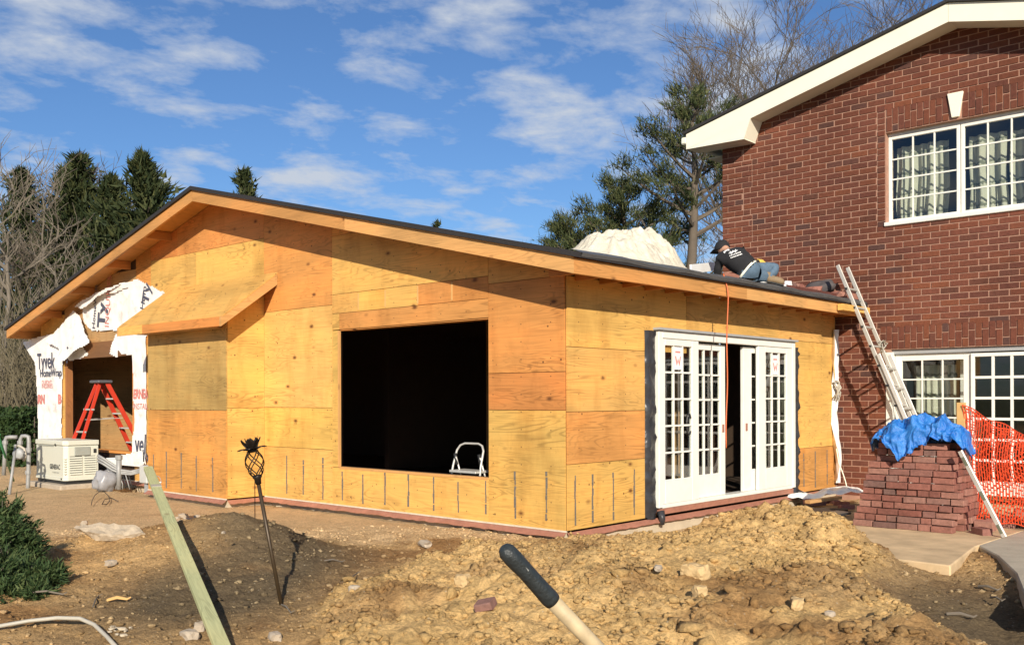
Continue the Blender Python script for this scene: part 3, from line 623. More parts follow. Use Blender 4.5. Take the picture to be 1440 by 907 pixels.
# house wrap on the left bay
def wrapdisp(x, z, s): return -.028-.035*fbm(x*2.2+s*5, z*2.2+s, 4)-.02*(fbm(x*6+s, z*6, 3)-.5)
WRAPS = []
def wrap(polypx, s, name='house_wrap', y=0., extra=0., bend=None, step=.03):
    P = [(onY(px, py, y).x, onY(px, py, y).z) for px, py in polypx]
    xs = [p[0] for p in P]; zs = [p[1] for p in P]; X = np.arange(min(xs)-step, max(xs)+step, step); Z = np.arange(min(zs)-step, max(zs)+step, step*.75)
    XX, ZZ = np.meshgrid(X, Z); jx = XX+.03*(fbm(XX*8, ZZ*8+s, 2)-.5); jz = ZZ+.03*(fbm(XX*8+9, ZZ*8+s, 2)-.5)
    YY = y+wrapdisp(XX, ZZ, s)-extra
    if bend is not None: YY = YY+bend(XX, ZZ)
    n = len(X); cxx = (jx[:-1, :-1]+jx[1:, 1:])/2; czz = (jz[:-1, :-1]+jz[1:, 1:])/2; keep = inpoly(cxx, czz, P)
    id_ = np.arange(XX.size).reshape(XX.shape); q = np.stack([id_[:-1, :-1], id_[:-1, 1:], id_[1:, 1:], id_[1:, :-1]], -1)[keep]
    u, inv = np.unique(q, return_inverse=True); V = np.stack([XX, YY, ZZ], -1).reshape(-1, 3)[u]
    return raw(name, V, inv.reshape(-1, 4), TYV, H, True)
def print_on(s, txt, size, px, py, wrapo, seed, mat=INK, ang=0., bold=.0, y=0., extra=0., xs=1.0):
    v, f = text_mesh(txt, size, bold); o = onY(px, py, y); ca, sa = math.cos(ang), math.sin(ang)
    x = o.x+(v[:, 0]*ca*xs-v[:, 1]*sa); z = o.z+(v[:, 0]*sa*xs+v[:, 1]*ca)
    yy = y+wrapdisp(x, z, seed)-extra-.012
    raw('lettering', np.stack([x, yy, z], -1), f, mat, wrapo)
w1 = wrap([(36,482),(58,474),(110,462),(122,492),(128,499),(104,508),(92,502),(90,560),(90,626),(57,626),(56,560),(53,510)], 1)
print_on(1, 'Tyvek', .44, 57, 519, w1, 1, bold=.006, xs=.74); print_on(1, 'HomeWrap', .21, 60, 530, w1, 1, bold=.004); print_on(1, 'DUPONT', .12, 62, 541, w1, 1, INKR); print_on(1, 'INQUIRIES', .12, 62, 546, w1, 1, INKR)
print_on(1, 'RN', .24, 57, 567, w1, 1, INKR, bold=.012); print_on(1, 'B', .24, 86, 567, w1, 1, INKR, bold=.012)
w2 = wrap([(119,428),(150,408),(196,393),(236,412),(205,447),(190,464),(134,466),(130,462),(121,452)], 2)
print_on(2, 'Ty', .42, 152, 461, w2, 2, ang=math.pi/2*.93, bold=.014); print_on(2, 'HomeWrap', .17, 138, 463, w2, 2, ang=math.pi/2*.93, bold=.002); print_on(2, 'INQUIRIES', .2, 158, 461, w2, 2, INKR, ang=math.pi/2*.95)
print_on(2, 'Hom', .2, 207, 437, w2, 2, ang=math.pi/2*.85, bold=.002); print_on(2, 'Ty', .34, 213, 430, w2, 2, ang=math.pi/2*.8, bold=.006)
w3 = wrap([(86,470),(112,436),(121,446),(128,460),(138,481),(130,488),(108,507),(97,503),(95,490),(76,480)], 3, extra=.06, bend=lambda x, z: -.22*np.clip(2.95-z, 0, 1)*fbm(x*1.5, z*1.5+4, 2))
print_on(3, 'T', .4, 104, 506, w3, 3, ang=-.5, bold=.01, extra=.13)
w4 = wrap([(157,497),(166,470),(209,468),(209,652),(190,652),(190,612),(192,604),(190,500),(174,498),(170,492),(169,503)], 4)
print_on(4, 'ERNEA', .22, 192, 560, w4, 4, INKR, bold=.008, xs=.75); print_on(4, 'vel', .46, 194, 636, w4, 4, bold=.006, xs=.75); print_on(4, 'HomeWra', .22, 192, 648, w4, 4, bold=.004, xs=.7); print_on(4, 'INSTALL', .14, 192, 575, w4, 4, INKR)
w5 = wrap([(172,640),(209,634),(209,655),(172,654)], 5, extra=.05)
w6 = wrap([(118,432),(127,424),(150,412),(196,395),(150,418),(128,436)], 6, extra=.12)
# torn strip of wrap hanging where the addition meets the brick wall
vs = []; fs = []
for i in range(60):
    z = 2.42-i*2.35/59; wd = .09+.10*fbm(np.array([z*2.1]), np.array([3.]), 2)[0]+.10*math.exp(-((z-1.85)/.28)**2)-.05*(z < .6)
    for j in range(5):
        t = j/4-.5; vs.append((.05+.05*math.sin(j*2.+z*4)+.03*math.sin(z*3), 6.49+wd*t+.02*math.sin(z*5), z))
for i in range(59):
    for j in range(4): a = i*5+j; fs.append((a, a+1, a+6, a+5))
raw('house_wrap', vs, fs, TYV, H, True)
MB().tube([(.1+.05*math.sin(i*2.3), 6.45+.06*math.cos(i*1.9), 1.48+.16*math.sin(i*1.1)) for i in range(16)], .012, 5).build('twine', HOSE, H, True)
# ------------------------------------------------------------------ brick house
B = 6.6; BH = thing('brick_house', 'two storey red brick house with white trim and gridded windows', 'house', (1.82, B+3, -.1))
gz_ = lambda x: 6.60-.243*abs(x-1.82)           # underside of the rake trim
U = (.79, 2.85, 3.93, 5.33); Lw = (.86, 3.30, -.12, 2.09)
XL, XR = -1.97, 5.6
w = MB(); a, b = B+.009, B+.3
w.prism([(XL+.01,-.3),(U[0],-.3),(U[0],gz_(U[0])+.2),(XL+.01,gz_(XL)+.2)], 'y', a, b)
w.prism([(U[1],Lw[3]),(XR-.01,Lw[3]),(XR-.01,gz_(XR)+.2),(U[1],gz_(U[1])+.2)], 'y', a, b)
w.prism([(U[0],Lw[3]),(U[1],Lw[3]),(U[1],U[2]),(U[0],U[2])], 'y', a, b)
w.prism([(U[0],U[3]),(U[1],U[3]),(U[1],gz_(U[1])+.2),(1.82,gz_(1.82)+.2),(U[0],gz_(U[0])+.2)], 'y', a, b)
w.prism([(U[0],-.3),(Lw[0],-.3),(Lw[0],Lw[3]),(U[0],Lw[3])], 'y', a, b); w.prism([(Lw[1],-.3),(XR-.01,-.3),(XR-.01,Lw[3]),(Lw[1],Lw[3])], 'y', a, b)
w.box((XL+.01,b,-.3),(XL+.25,12,5.7)).box((XR-.25,b,-.3),(XR-.01,12,5.7))
w.build('wall', MORT, BH)
MB().box((XL+.26,B+1.6,-.2),(XR-.26,B+1.75,6.3)).box((XL+.26,B+.31,2.75),(XR-.26,B+1.6,2.9)).build('inner_wall', simple('dim_interior', (.07,.065,.055), .9), BH)  # dimness of the rooms behind the windows put into the wall colour
CRS = .0905; PER = .262; MJ = .014
def fit(ins, x0, x1, out, y0, k):
    """cut [x0,x1] by the rectangles"""
    segs = [(x0, x1)]
    zc_ = -.12+(k+.5)*CRS
    for rx0, rx1, rz0, rz1 in ins:
        if rz0 < zc_ < rz1:
            ns = []
            for s0, s1 in segs:
                if rx1 <= s0 or rx0 >= s1: ns.append((s0, s1)); continue
                if rx0 > s0: ns.append((s0, rx0))
                if rx1 < s1: ns.append((rx1, s1))
            segs = ns
    return segs
BL = []                                             # (x centre, z centre, width, height, proud)
holes = [(U[0]-.02,U[1]+.02,U[2]-.02,U[3]), (Lw[0],Lw[1],-1,Lw[3]), (.795,2.93,5.33,5.69), (.665,.785,3.92,5.69), (.70,3.5,2.09,2.45)]
for k in range(76):
    z0 = -.12+k*CRS; zc_ = z0+CRS/2
    q = (k//5) % 2; qw = .56 if q else .40
    hid = []
    if zc_ < 2.45: hid = [(-9, .02, -9, 9)]
    x_r = XR
    for s0, s1 in fit(holes+hid, XL+qw, x_r, None, 0, k)+fit(hid, XL, XL+qw, None, 0, k):
        isq = s1 <= XL+qw+.01
        off = ((k % 2)*PER/2) if not isq else ((k % 2)*PER/2-.02)
        n0 = math.floor((s0-XL-off)/PER)
        while True:
            bx0 = XL+off+n0*PER; bx1 = bx0+PER; n0 += 1
            if bx0 >= s1-.02: break
            c0, c1 = max(bx0, s0), min(bx1, s1)
            if c1-c0 < .05: continue
            xc = (c0+c1)/2
            if zc_ > gz_(xc)+.12: continue
            BL.append((xc, zc_, c1-c0-MJ, CRS-MJ-(.020 if isq and k % 5 == 4 else 0), .002 if isq else 0))
for z in np.arange(3.93, 5.66, CRS): BL.append((.725, z+CRS/2, .105, CRS-MJ, .002))
def soldiers(x0, x1, z0, z1, gap=None):
    n = int(round((x1-x0)/.0895)); h = z1-z0
    for i in range(n):
        x = x0+(i+.5)*.0895
        if gap and gap[0] < x < gap[1]: continue
        lo = h*(.32 if i % 2 else .66)+random.uniform(-.015, .015)
        BL.append((x, z0+lo/2, .0895-MJ, lo-MJ, .003)); BL.append((x, z0+(lo+h)/2, .0895-MJ, h-lo-MJ, .003))
soldiers(.80, 2.93, 5.335, 5.69, (1.69, 1.88)); soldiers(.70, 3.5, 2.095, 2.45)
def brickmesh():
    m = MB(); m.box((-.5,0,-.5),(.5,.12,.5)); me = m.build('brick', BRICK, None); bm = bmesh.new(); bm.from_mesh(me.data)
    bmesh.ops.bevel(bm, geom=[e for e in bm.edges if all(v.co.y < .01 for v in e.verts)], offset=.02, segments=1, affect='EDGES'); bm.to_mesh(me.data); bm.free(); return me
proto = brickmesh(); bmesh_me = proto.data; bpy.data.objects.remove(proto)
def seen(b_):
    v = Vector((b_[0], B, b_[1]))-CAM; d_ = v.dot(Fv); return 720+FPX*v.dot(Rv)/d_ < 1446 and 560-FPX*v.z/d_ > -10 and b_[1] > .9
vis = sorted([b_ for b_ in BL if seen(b_)], key=lambda b_: -(b_[2]*b_[3])/((b_[0]-CAM.x)**2+(B-CAM.y)**2+(b_[1]-CAM.z)**2))
top = set(map(id, vis[:296])); base = wloc(BH); st = MB(); rb = random.Random(2)
bv = [v.co.copy() for v in bmesh_me.vertices]; bf = [tuple(p.vertices) for p in bmesh_me.polygons]
for b_ in BL:
    pr = b_[4]+rb.uniform(-.003, .003); loc = Vector((b_[0], B-pr, b_[1]+rb.uniform(-.0015, .0015)))
    if id(b_) in top:
        o = bpy.data.objects.new('brick', bmesh_me); COL.objects.link(o); o.parent = BH; o.location = loc-base; o.scale = (b_[2], 1, b_[3]); o.rotation_euler.y = rb.uniform(-.004, .004)
    else: st.add([(loc.x+v.x*b_[2], loc.y+v.y, loc.z+v.z*b_[3]) for v in bv], bf)
so_ = raw('brick', st.v, st.f, BRICK, BH); so_['kind'] = 'stuff'
# keystone
MB().prism([(1.68,5.71),(1.90,5.71),(1.84,5.36),(1.74,5.36)], 'y', B-.035, B+.02).build('keystone', CREAM, BH, bevel=.006)
# roof and white trim
def brside(sx):
    xe = 1.82+sx*4.24
    MB().prism([(1.82,gz_(1.82)+.27),(xe+sx*.05,gz_(xe)+.26),(xe+sx*.05,gz_(xe)+.30),(1.82,gz_(1.82)+.31)], 'y', B-.44, 12.2).build('roof', ROOFM, BH)
    MB().prism([(1.82+sx*.002,gz_(1.82)),(xe,gz_(xe)),(xe,gz_(xe)+.26),(1.82+sx*.002,gz_(1.82)+.265)], 'y', B-.40, B-.37).build('rake_board', CREAM, BH)
    MB().prism([(1.82+sx*.002,gz_(1.82)+.02),(xe,gz_(xe)+.02),(xe,gz_(xe)+.04),(1.82+sx*.002,gz_(1.82)+.04)], 'y', B-.368, B-.002).build('soffit', CREAM, BH)
    xi = 1.82+sx*3.16
    MB().prism([(xe,gz_(xe)+.002),(xi-sx*.12,gz_(xi-sx*.12)+.002),(xi,5.55),(xe,5.575)], 'y', B-.402, B-.372).build('eave_return', CREAM, BH)
    MB().prism([(xe,5.577),(xi,5.552),(xi,5.57),(xe,5.595)], 'y', B-.37, B-.012).build('soffit', CREAM, BH)
    MB().prism([(xi,5.571),(xi-sx*.12,gz_(xi-sx*.12)+.018),(xi-sx*.10,gz_(xi-sx*.1)+.018),(xi+sx*.02,5.571)], 'y', B-.369, B-.012).build('return_end', CREAM, BH)
    g = MB(); g.box((xe,B-.40,gz_(xe)+.10),(xe+sx*.11,12,gz_(xe)+.22)); g.build('gutter', CREAM, BH, bevel=.02)
    MB().box((xe+sx*-.002,B+.32,gz_(xe)-.03),(xe-sx*.45,12,gz_(xe)-.01)).build('soffit', CREAM, BH)
brside(-1); brside(1)
# upper window: two casements of 3 x 4 panes
def grid_window(name, x0, x1, z0, z1, nx, nz, fr, mun, y, mats=WHITE, rail=None):
    f = MB(); d_ = .05
    f.box((x0,y,z0),(x0+fr,y+d_,z1)).box((x1-fr,y,z0),(x1,y+d_,z1)).box((x0+fr,y,z0),(x1-fr,y+d_,z0+(rail or fr))).box((x0+fr,y,z1-fr),(x1-fr,y+d_,z1))
    o = f.build(name, mats, BH, bevel=.005)
    xx0, xx1, zz0, zz1 = x0+fr, x1-fr, z0+(rail or fr), z1-fr
    m = MB()
    for k in range(1, nz): zz = zz0+(zz1-zz0)*k/nz; m.box((xx0,y+.006,zz-mun),(xx1,y+.034,zz+mun))
    for k in range(1, nx):
        x = xx0+(xx1-xx0)*k/nx
        for j in range(nz): m.box((x-mun,y+.007,zz0+(zz1-zz0)*j/nz+(mun if j else 0)),(x+mun,y+.033,zz0+(zz1-zz0)*(j+1)/nz-(mun if j < nz-1 else 0)))
    m.build('muntin', mats, o)
    for k in range(nx):
        for j in range(nz):
            a0 = xx0+(xx1-xx0)*k/nx+(mun if k else 0); a1 = xx0+(xx1-xx0)*(k+1)/nx-(mun if k < nx-1 else 0)
            c0 = zz0+(zz1-zz0)*j/nz+(mun if j else 0); c1 = zz0+(zz1-zz0)*(j+1)/nz-(mun if j < nz-1 else 0)
            t = random.uniform(-.0015, .0015); p = MB(); p.add([(a0,y+.018+t,c0),(a1,y+.018-t,c0),(a1,y+.018-t,c1),(a0,y+.018+t,c1),(a0,y+.024+t,c0),(a1,y+.024-t,c0),(a1,y+.024-t,c1),(a0,y+.024+t,c1)], [(0,1,2,3),(7,6,5,4),(0,4,5,1),(1,5,6,2),(2,6,7,3),(3,7,4,0)]); p.build('pane', GLASS, o)
    return o
yw = B+.10
grid_window('window', U[0]+.002, 1.815, U[2]+.06, U[3]-.045, 3, 4, .05, .010, yw); grid_window('window', 1.825, U[1]-.002, U[2]+.06, U[3]-.045, 3, 4, .05, .010, yw)
MB().box((U[0]+.001,yw-.002,U[3]-.044),(U[1]-.001,yw+.06,U[3]-.001)).build('window_head', simple('shaded_trim', (.62,.62,.58), .5), BH)  # white head trim greyed: shade under the soldier course put into its colour
MB().box((U[0]-.02,B-.03,U[2]),(U[1]+.02,yw+.05,U[2]+.058)).build('window_sill', WHITE, BH, bevel=.008)
def curtain(x0, x1, z0, z1, y, fl, mat=CURT, amp=.05):
    vs = []; fs = []; n = int((x1-x0)/.02)
    for i in range(n+1):
        x = x0+(x1-x0)*i/n; dy = amp*math.sin(x*fl)+.03*math.sin(x*fl*.37+1)
        for j in range(9): vs.append((x+.03*math.sin(j*.7+x*3)*(1-j/8), y+dy*(.6+.4*(1-j/8)), z0+(z1-z0)*j/8))
    for i in range(n):
        for j in range(8): a_ = i*9+j; fs.append((a_, a_+9, a_+10, a_+1))
    raw('curtain', vs, fs, mat, BH, True)
curtain(.82,1.58,3.9,5.16,B+.36,46); curtain(1.86,2.36,3.9,5.14,B+.36,46); curtain(2.42,2.84,3.9,5.12,B+.38,46)
# ground floor glazed doors
grid_window('patio_door', .885, 1.95, .0, 2.02, 3, 6, .10, .010, B+.10, rail=.25); grid_window('patio_door', 1.96, 3.27, .0, 2.0, 5, 6, .05, .018, B+.06, rail=.2)
MB().box((Lw[0]+.002,B+.052,2.022),(Lw[1]-.002,B+.12,2.085)).build('door_head', GREYM, BH)
MB().box((.79,B-.012,-.1),(.882,B+.2,2.05)).build('door_casing', WHITE, BH)
curtain(1.0,1.62,.05,1.86,B+.5,52, CURT, .045)
MB().box((1.70,B+.45,.1),(1.86,B+.47,2.0)).build('sash_stile', simple('pale_sash', (.55,.57,.55), .4), BH)
# ------------------------------------------------------------------ trees
def tris(P, Dn, L, Wd):                                        # needle triangles: base points, directions, lengths, widths
    rs_ = np.random.RandomState(len(P) % 1000); s_ = np.cross(Dn, rs_.randn(*Dn.shape)); s_ /= np.linalg.norm(s_, axis=1, keepdims=True)+1e-9
    a = P+s_*Wd[:, None]; b = P-s_*Wd[:, None]; c = P+Dn*L[:, None]
    V = np.stack([a, b, c], 1).reshape(-1, 3); return V, np.arange(len(V)).reshape(-1, 3)
def unit(v): return v/(np.linalg.norm(v, axis=-1, keepdims=True)+1e-9)
def cedar(name, label, px, ytop, d, Rr, seed, mat=CEDAR, n=240, group=None, zb=-.2, dens=1., cat='tree', lean=0):
    rs_ = np.random.RandomState(seed); p = at(px, ytop, d); Ht = p.z-zb; root = thing(name, label, cat, (p.x, p.y, zb), group)
    MB().tube([(p.x+lean*t*t, p.y, zb+Ht*t*.98) for t in np.linspace(0, 1, 7)], [Rr*.09*(1-t)+.015 for t in np.linspace(0, 1, 7)], 7).build('trunk', BARK, root, True)
    PS, DS = [], []
    br = MB()
    for i in range(n):
        t = rs_.rand()**.8*.97+.03; az = rs_.rand()*6.283; ln = Rr*((1-t)**.72+.03)*(.35+.8*rs_.rand()); el = .25+.5*rs_.rand()+.4*t
        dv = np.array([math.cos(az)*math.cos(el), math.sin(az)*math.cos(el), math.sin(el)]); b0 = np.array([p.x+lean*t*t, p.y, zb+Ht*t*.97])
        if i % 4 == 0: br.tube([b0, b0+dv*ln*.8], [.03, .008], 4)
        m = int(52*dens*(.35+ln/Rr)); k = rs_.rand(m)**.6; PS.append(b0+dv*ln*k[:, None]+rs_.randn(m, 3)*(.05+ln*.085)*np.array([1, 1, .8])); DS.append(dv+rs_.randn(m, 3)*.55+np.array([0, 0, .15]))
    br.build('branches', BARK, root)
    Pn = np.concatenate(PS); Dn = unit(np.concatenate(DS)); m = len(Pn); V, F_ = tris(Pn, Dn, .22+.25*rs_.rand(m), .03+.045*rs_.rand(m)); raw('crown', V, F_, mat, root); return root
def pine(name, label, px, ytop, d, Rr, seed, t0=.25, n=46, zb=-.2, lean=0, az_bias=None, cat='tree', tuft=38):
    rs_ = np.random.RandomState(seed); p = at(px, ytop, d); Ht = p.z-zb; root = thing(name, label, cat, (p.x, p.y, zb))
    tp = lambda t: np.array([p.x+lean*t*t+.15*math.sin(t*7+seed), p.y+.1*math.sin(t*5), zb+Ht*t])
    MB().tube([tp(t) for t in np.linspace(0, 1, 14)], [.24*(1-t)**.8+.03 for t in np.linspace(0, 1, 14)], 8).build('trunk', BARK, root, True)
    br = MB(); PS, DS = [], []
    for i in range(-7, n):
        t = t0+(1-t0)*(i+rs_.rand())/n if i >= 0 else t0-.30*rs_.rand(); az = i*2.4+rs_.rand()*.9; sh = math.sin(min(1, (1-t)*1.55+.12)*math.pi*.55)
        ln = Rr*sh*(.5+.6*rs_.rand()); el0 = rs_.uniform(-.12, .25)+.5*t*t
        b0 = tp(t); dv = np.array([math.cos(az), math.sin(az), math.tan(el0)]); pts = [b0+dv*ln*s_+np.array([0, 0, .22*ln*s_*s_]) for s_ in np.linspace(0, 1, 6)]
        br.tube(pts, [.055*(1-s_)*(ln/Rr+.3)+.012 for s_ in np.linspace(0, 1, 6)], 5)
        nt_ = int(4+ln*6) if i >= 0 else int(2+2*ln)
        for j in range(nt_):
            s_ = .35+.65*rs_.rand()**.7; q_ = b0+dv*ln*s_+np.array([0, 0, .22*ln*s_*s_])
            side = np.array([-dv[1], dv[0], 0])*rs_.uniform(-1, 1)*ln*.30*(1.15-s_*.6)+np.array([0, 0, rs_.uniform(.0, .22)])
            e_ = q_+side; br.tube([q_-dv*.1, e_], [.014, .006], 3)
            m = tuft; c_ = e_+rs_.randn(m, 3)*np.array([.12, .12, .075]); PS.append(c_); DS.append(unit(rs_.randn(m, 3)*.8+unit(side+dv*.5)*.8+np.array([0, 0, .75])))
    br.build('branches', BARK, root)
    Pn = np.concatenate(PS); Dn = unit(np.concatenate(DS)); m = len(Pn); V, F_ = tris(Pn, Dn, .15+.13*rs_.rand(m), .010+.011*rs_.rand(m)); raw('crown', V, F_, PINE, root); return root
def bare(name, label, px, ytop, d, seed, spread=.45, levels=5, r0=.13, mat=BARK, group=None, zb=-.2, fork=.35, lean=0., nb=4):
    rs_ = np.random.RandomState(seed); p = at(px, ytop, d); Ht = p.z-zb; root = thing(name, label, 'tree', (p.x, p.y, zb), group)
    tr = MB(); tw = MB()
    def grow(b0, dv, ln, r, lv):
        k = 5; pts = [np.array(b0)]; dd = np.array(dv)
        for i in range(k):
            dd = unit(dd+rs_.randn(3)*.13+np.array([0, 0, .05])); pts.append(pts[-1]+dd*ln/k)
        rr = [r*(1-.5*i/k) for i in range(k+1)]; (tr if lv == 0 else tw).tube(pts, rr, 7 if lv == 0 else (5 if lv == 1 else 3), cap=False)
        if lv >= levels: return
        n_ = nb+(2 if lv == 0 else 0)+(rs_.rand() > .5)
        for j in range(n_):
            s_ = (fork+(1-fork)*(j+rs_.rand())/n_) if j < n_-1 else .98
            i0 = min(int(s_*k), k-1); q_ = pts[i0]+(pts[i0+1]-pts[i0])*(s_*k-i0); a = rs_.rand()*6.283
            nd_ = unit(dd+spread*(1.0+.4*rs_.rand())*np.array([math.cos(a), math.sin(a), .15*rs_.randn()])*(1.7 if lv == 0 else 1.5)); grow(q_, nd_, ln*rs_.uniform(.48, .68), max(r*.55*rs_.uniform(.8, 1.1), .012), lv+1)
    grow((p.x, p.y, zb), unit(np.array([lean, 0, 1.])), Ht*.56, r0, 0)
    tr.build('trunk', mat, root, True); tw.build('branches', mat, root); return root
cedar('evergreen_tree', 'dense dark evergreen with twin pointed tops left of the gable roof', 112, 212, 38, 3.3, 11, n=300)
cedar('evergreen_tree', 'tall dark evergreen whose pointed crown rises just left of the roof ridge', 204, 212, 36, 3.5, 12, n=320)
cedar('evergreen_tree', 'lower rounded dark evergreen filling the gap between two taller evergreens', 158, 246, 37, 3.3, 13, n=300)
cedar('evergreen_tree', 'narrow dark evergreen pressed against the left side of the twin topped one', 90, 232, 39, 2.6, 17, n=220)
cedar('evergreen_tree', 'shadowy evergreen behind the bare branches at the left edge', 30, 232, 47, 4.2, 14, n=300)
cedar('evergreen_tree', 'lone small evergreen tip showing above the roof right of the ridge', 345, 230, 44, 3.0, 15, n=200)
cedar('evergreen_tree', 'tiny evergreen tip just above the roof line in the middle', 617, 305, 60, 1.6, 16, n=80)
pine('pine_tree', 'tall pine with open spreading branches beside the brick house corner', 974, 152, 30, 2.8, 21, t0=.62, n=27)
pine('pine_tree', 'lower broad pine standing behind the cream canvas on the roof', 880, 266, 32, 2.7, 22, t0=.6, n=26)
pine('pine_tree', 'low bushy pine showing left of the cream canvas above the roof', 806, 322, 33, 2.6, 23, t0=.5, n=34, tuft=40)
for i, (px, yt, d, sd, sp_, r0, lv, lab) in enumerate([(14,140,30,31,.42,.11,4,'bare tree with pale upright branches at the far left edge'),(58,215,40,32,.5,.12,5,'smaller bare tree between the left edge and the evergreens'),(-28,165,34,33,.5,.13,4,'bare tree cut off by the left edge of the view'),
        (1105,60,44,34,.32,.12,5,'bare tree whose top shows nearest the left end of the brick house roof slope'),(1145,-30,46,35,.36,.15,5,'tall bare tree rising behind the brick house roof slope'),(1215,-10,50,36,.42,.16,5,'bare tree showing above the brick house roof, right of the tallest one'),(1010,235,36,37,.36,.06,4,'thin bare tree between the tall pine and the brick house corner')]):
    bare('bare_tree', lab, px, yt, d, sd, sp_, lv, r0, BARKL if i in (0, 2) else BARK)
# thicket: a mass of bare stems behind the lot, and a hedge
tk = MB(); rt = random.Random(9)
for i in range(620):
    px = rt.uniform(-60, 150); d_ = rt.uniform(27, 42); b0 = at(px, 600, d_); b0.z = -.25; h_ = rt.uniform(2.2, 6.2)*(1 if px < 95 else .8); pts = [b0]; dv = Vector((rt.gauss(0, .16), rt.gauss(0, .16), 1))
    for k in range(5): dv = (dv+Vector((rt.gauss(0, .14), rt.gauss(0, .14), 0))); pts.append(pts[-1]+dv.normalized()*h_/5)
    tk.tube(pts, [.028*(1-k/5.5) for k in range(6)], 3, cap=False)
    for k in range(5):
        q_ = pts[rt.randint(1, 4)]; tk.tube([q_, q_+Vector((rt.gauss(0, .4), rt.gauss(0, .4), rt.uniform(.3, 1.3)))], [.012, .006], 3, cap=False)
tag(tk.build('thicket', SCRUBM), 'brown leafless scrub massed behind the hedge at the left', 'scrub', kind='stuff')
hp = [at(-160, 600, 23.5), at(53, 600, 21.8)]; hr = thing('hedge', 'clipped dark green hedge between the scrub and the wrapped wall', 'hedge', (hp[1].x, hp[1].y, -.15))
m = 26000; rs = np.random.RandomState(4); tt = rs.rand(m); a_, b_ = np.array(hp[0]), np.array(hp[1]); nrm = unit(np.array([-(b_-a_)[1], (b_-a_)[0], 0.])); Pn = a_+(b_-a_)*tt[:, None]+nrm*rs.uniform(-.55, .55, (m, 1)); Pn[:, 2] = rs.uniform(-.15, 1.16, m)+.05*np.sin(tt*40)
V, F_ = tris(Pn, unit(rs.randn(m, 3)+np.array([0, 0, .4])), .05+.06*rs.rand(m), .03+.02*rs.rand(m)); raw('leaves', V, F_, HEDGE, hr)
hs = MB()
for i in range(40): q_ = hp[0].lerp(hp[1], i/39); hs.tube([(q_.x, q_.y, -.2), (q_.x+rt.uniform(-.2, .2), q_.y+rt.uniform(-.2, .2), 1.0)], [.03, .01], 4)
hs.build('stems', BARK, hr)
# juniper at the lower left
jl = onZ(20, 842, -.12); jr = thing('juniper_shrub', 'low spreading green juniper at the lower left edge of the dirt', 'shrub', (jl.x, jl.y, gz(jl.x, jl.y)))
PS, DS = [], []; rs = np.random.RandomState(8); jb = MB()
clumps = [(2,722,8.3,.27),(24,752,8.2,.22),(-30,760,7.9,.42),(8,792,7.6,.25),(42,806,7.5,.19),(66,805,7.5,.12),(-30,820,7.2,.36),(10,834,7.2,.19),(36,770,8.0,.13),(50,830,7.2,.11),(-8,742,8.0,.28)]
for px, py, d_, rr in clumps:
    c_ = at(px, py, d_); g_ = gz(c_.x, c_.y); c_ = np.array(c_)
    for i in range(int(70*rr/.3)):
        dv = unit(rs.randn(3)*np.array([1, 1, .55])+np.array([0, 0, .45])); ln = rr*rs.uniform(.6, 1.15); b0 = c_-np.array([0, 0, rr*.4]); 
        if i % 3 == 0: jb.tube([b0, b0+dv*ln*.8], [.008, .003], 3)
        m = 46; k = rs.rand(m)**.5; PS.append(b0+dv*ln*k[:, None]+rs.randn(m, 3)*.022); DS.append(unit(dv*1.2+rs.randn(m, 3)*.5))
    jb.tube([(jl.x, jl.y, gz(jl.x, jl.y)-.05), tuple((np.array(jl)+c_)/2), tuple(c_)], [.022, .016, .01], 5)
jb.build('branches', BARKL, jr); Pn = np.concatenate(PS); m = len(Pn); V, F_ = tris(Pn, np.concatenate(DS), .035+.04*rs.rand(m), .005+.006*rs.rand(m)); raw('crown', V, F_, JUNI, jr)
for i in range(5):
    q_ = onZ(80+i*14, 838+4*i % 9, -.1); 
# ------------------------------------------------------------------ concrete slab and paths
def slab(name, P, z0, z1, mat, kind='structure'):
    o = MB().prism(P, 'z', z0, z1).build(name, mat, None, bevel=.012); return tag(o, kind=kind)
SLABC = simple('dusty_slab', (.55, .40, .225), .95, var=.6, sc=3.2, bm=.4, bsc=25); PATHC = simple('path_concrete', (.40, .35, .26), .95, var=.3, sc=6, bm=.5, bsc=30)
s1 = [onZ(1190, 737, -.1), onZ(1240, 783, -.1), onZ(1336, 795, -.1), onZ(1371, 768, -.1)]
slab('patio_slab', [(s1[0].x, s1[0].y), (s1[1].x, s1[1].y), (s1[2].x, s1[2].y), (s1[3].x, s1[3].y), (3.4, 6.5), (1.2, 6.5)], -.2, -.10, SLABC)
pth = [onZ(1373, 766, -.11), onZ(1402, 781, -.11), onZ(1428, 806, -.11), onZ(1445, 850, -.11)]
slab('path', [(p.x, p.y) for p in pth]+[(6.5, -.5), (6.5, 6.4), (3.41, 6.4)], -.24, -.106, PATHC)
# ------------------------------------------------------------------ brick stack under the tarp
PBX, PBY, PBZ = 1.72, 3.12, -.10
BLn, BHt, BWd = .255, .0745, .125
pm = MB(); pm.box((-.5, -.5, 0), (.5, .5, 1)); po_ = pm.build('paver', PAVER, None, bevel=.028); pme = po_.data; bpy.data.objects.remove(po_)
rp = random.Random(12); npv = 0
def paver(x, y, z, lx, ly, lz, rz=0, rx=0, ry=0, label='dusty red brick in the tall stack under the blue tarp', group='bricks stacked under the blue tarp'):
    o = bpy.data.objects.new('brick', pme); COL.objects.link(o); o.location = (x, y, z); o.scale = (lx, ly, lz); o.rotation_euler = (rx, ry, rz); tag(o, label, 'brick', group); return o
rows = 13; PILE_TOP = PBZ+rows*BHt
ORD = ['bottom', 'second', 'third', 'fourth', 'fifth', 'sixth', 'seventh', 'eighth', 'ninth', 'tenth', 'eleventh', 'twelfth', 'top']
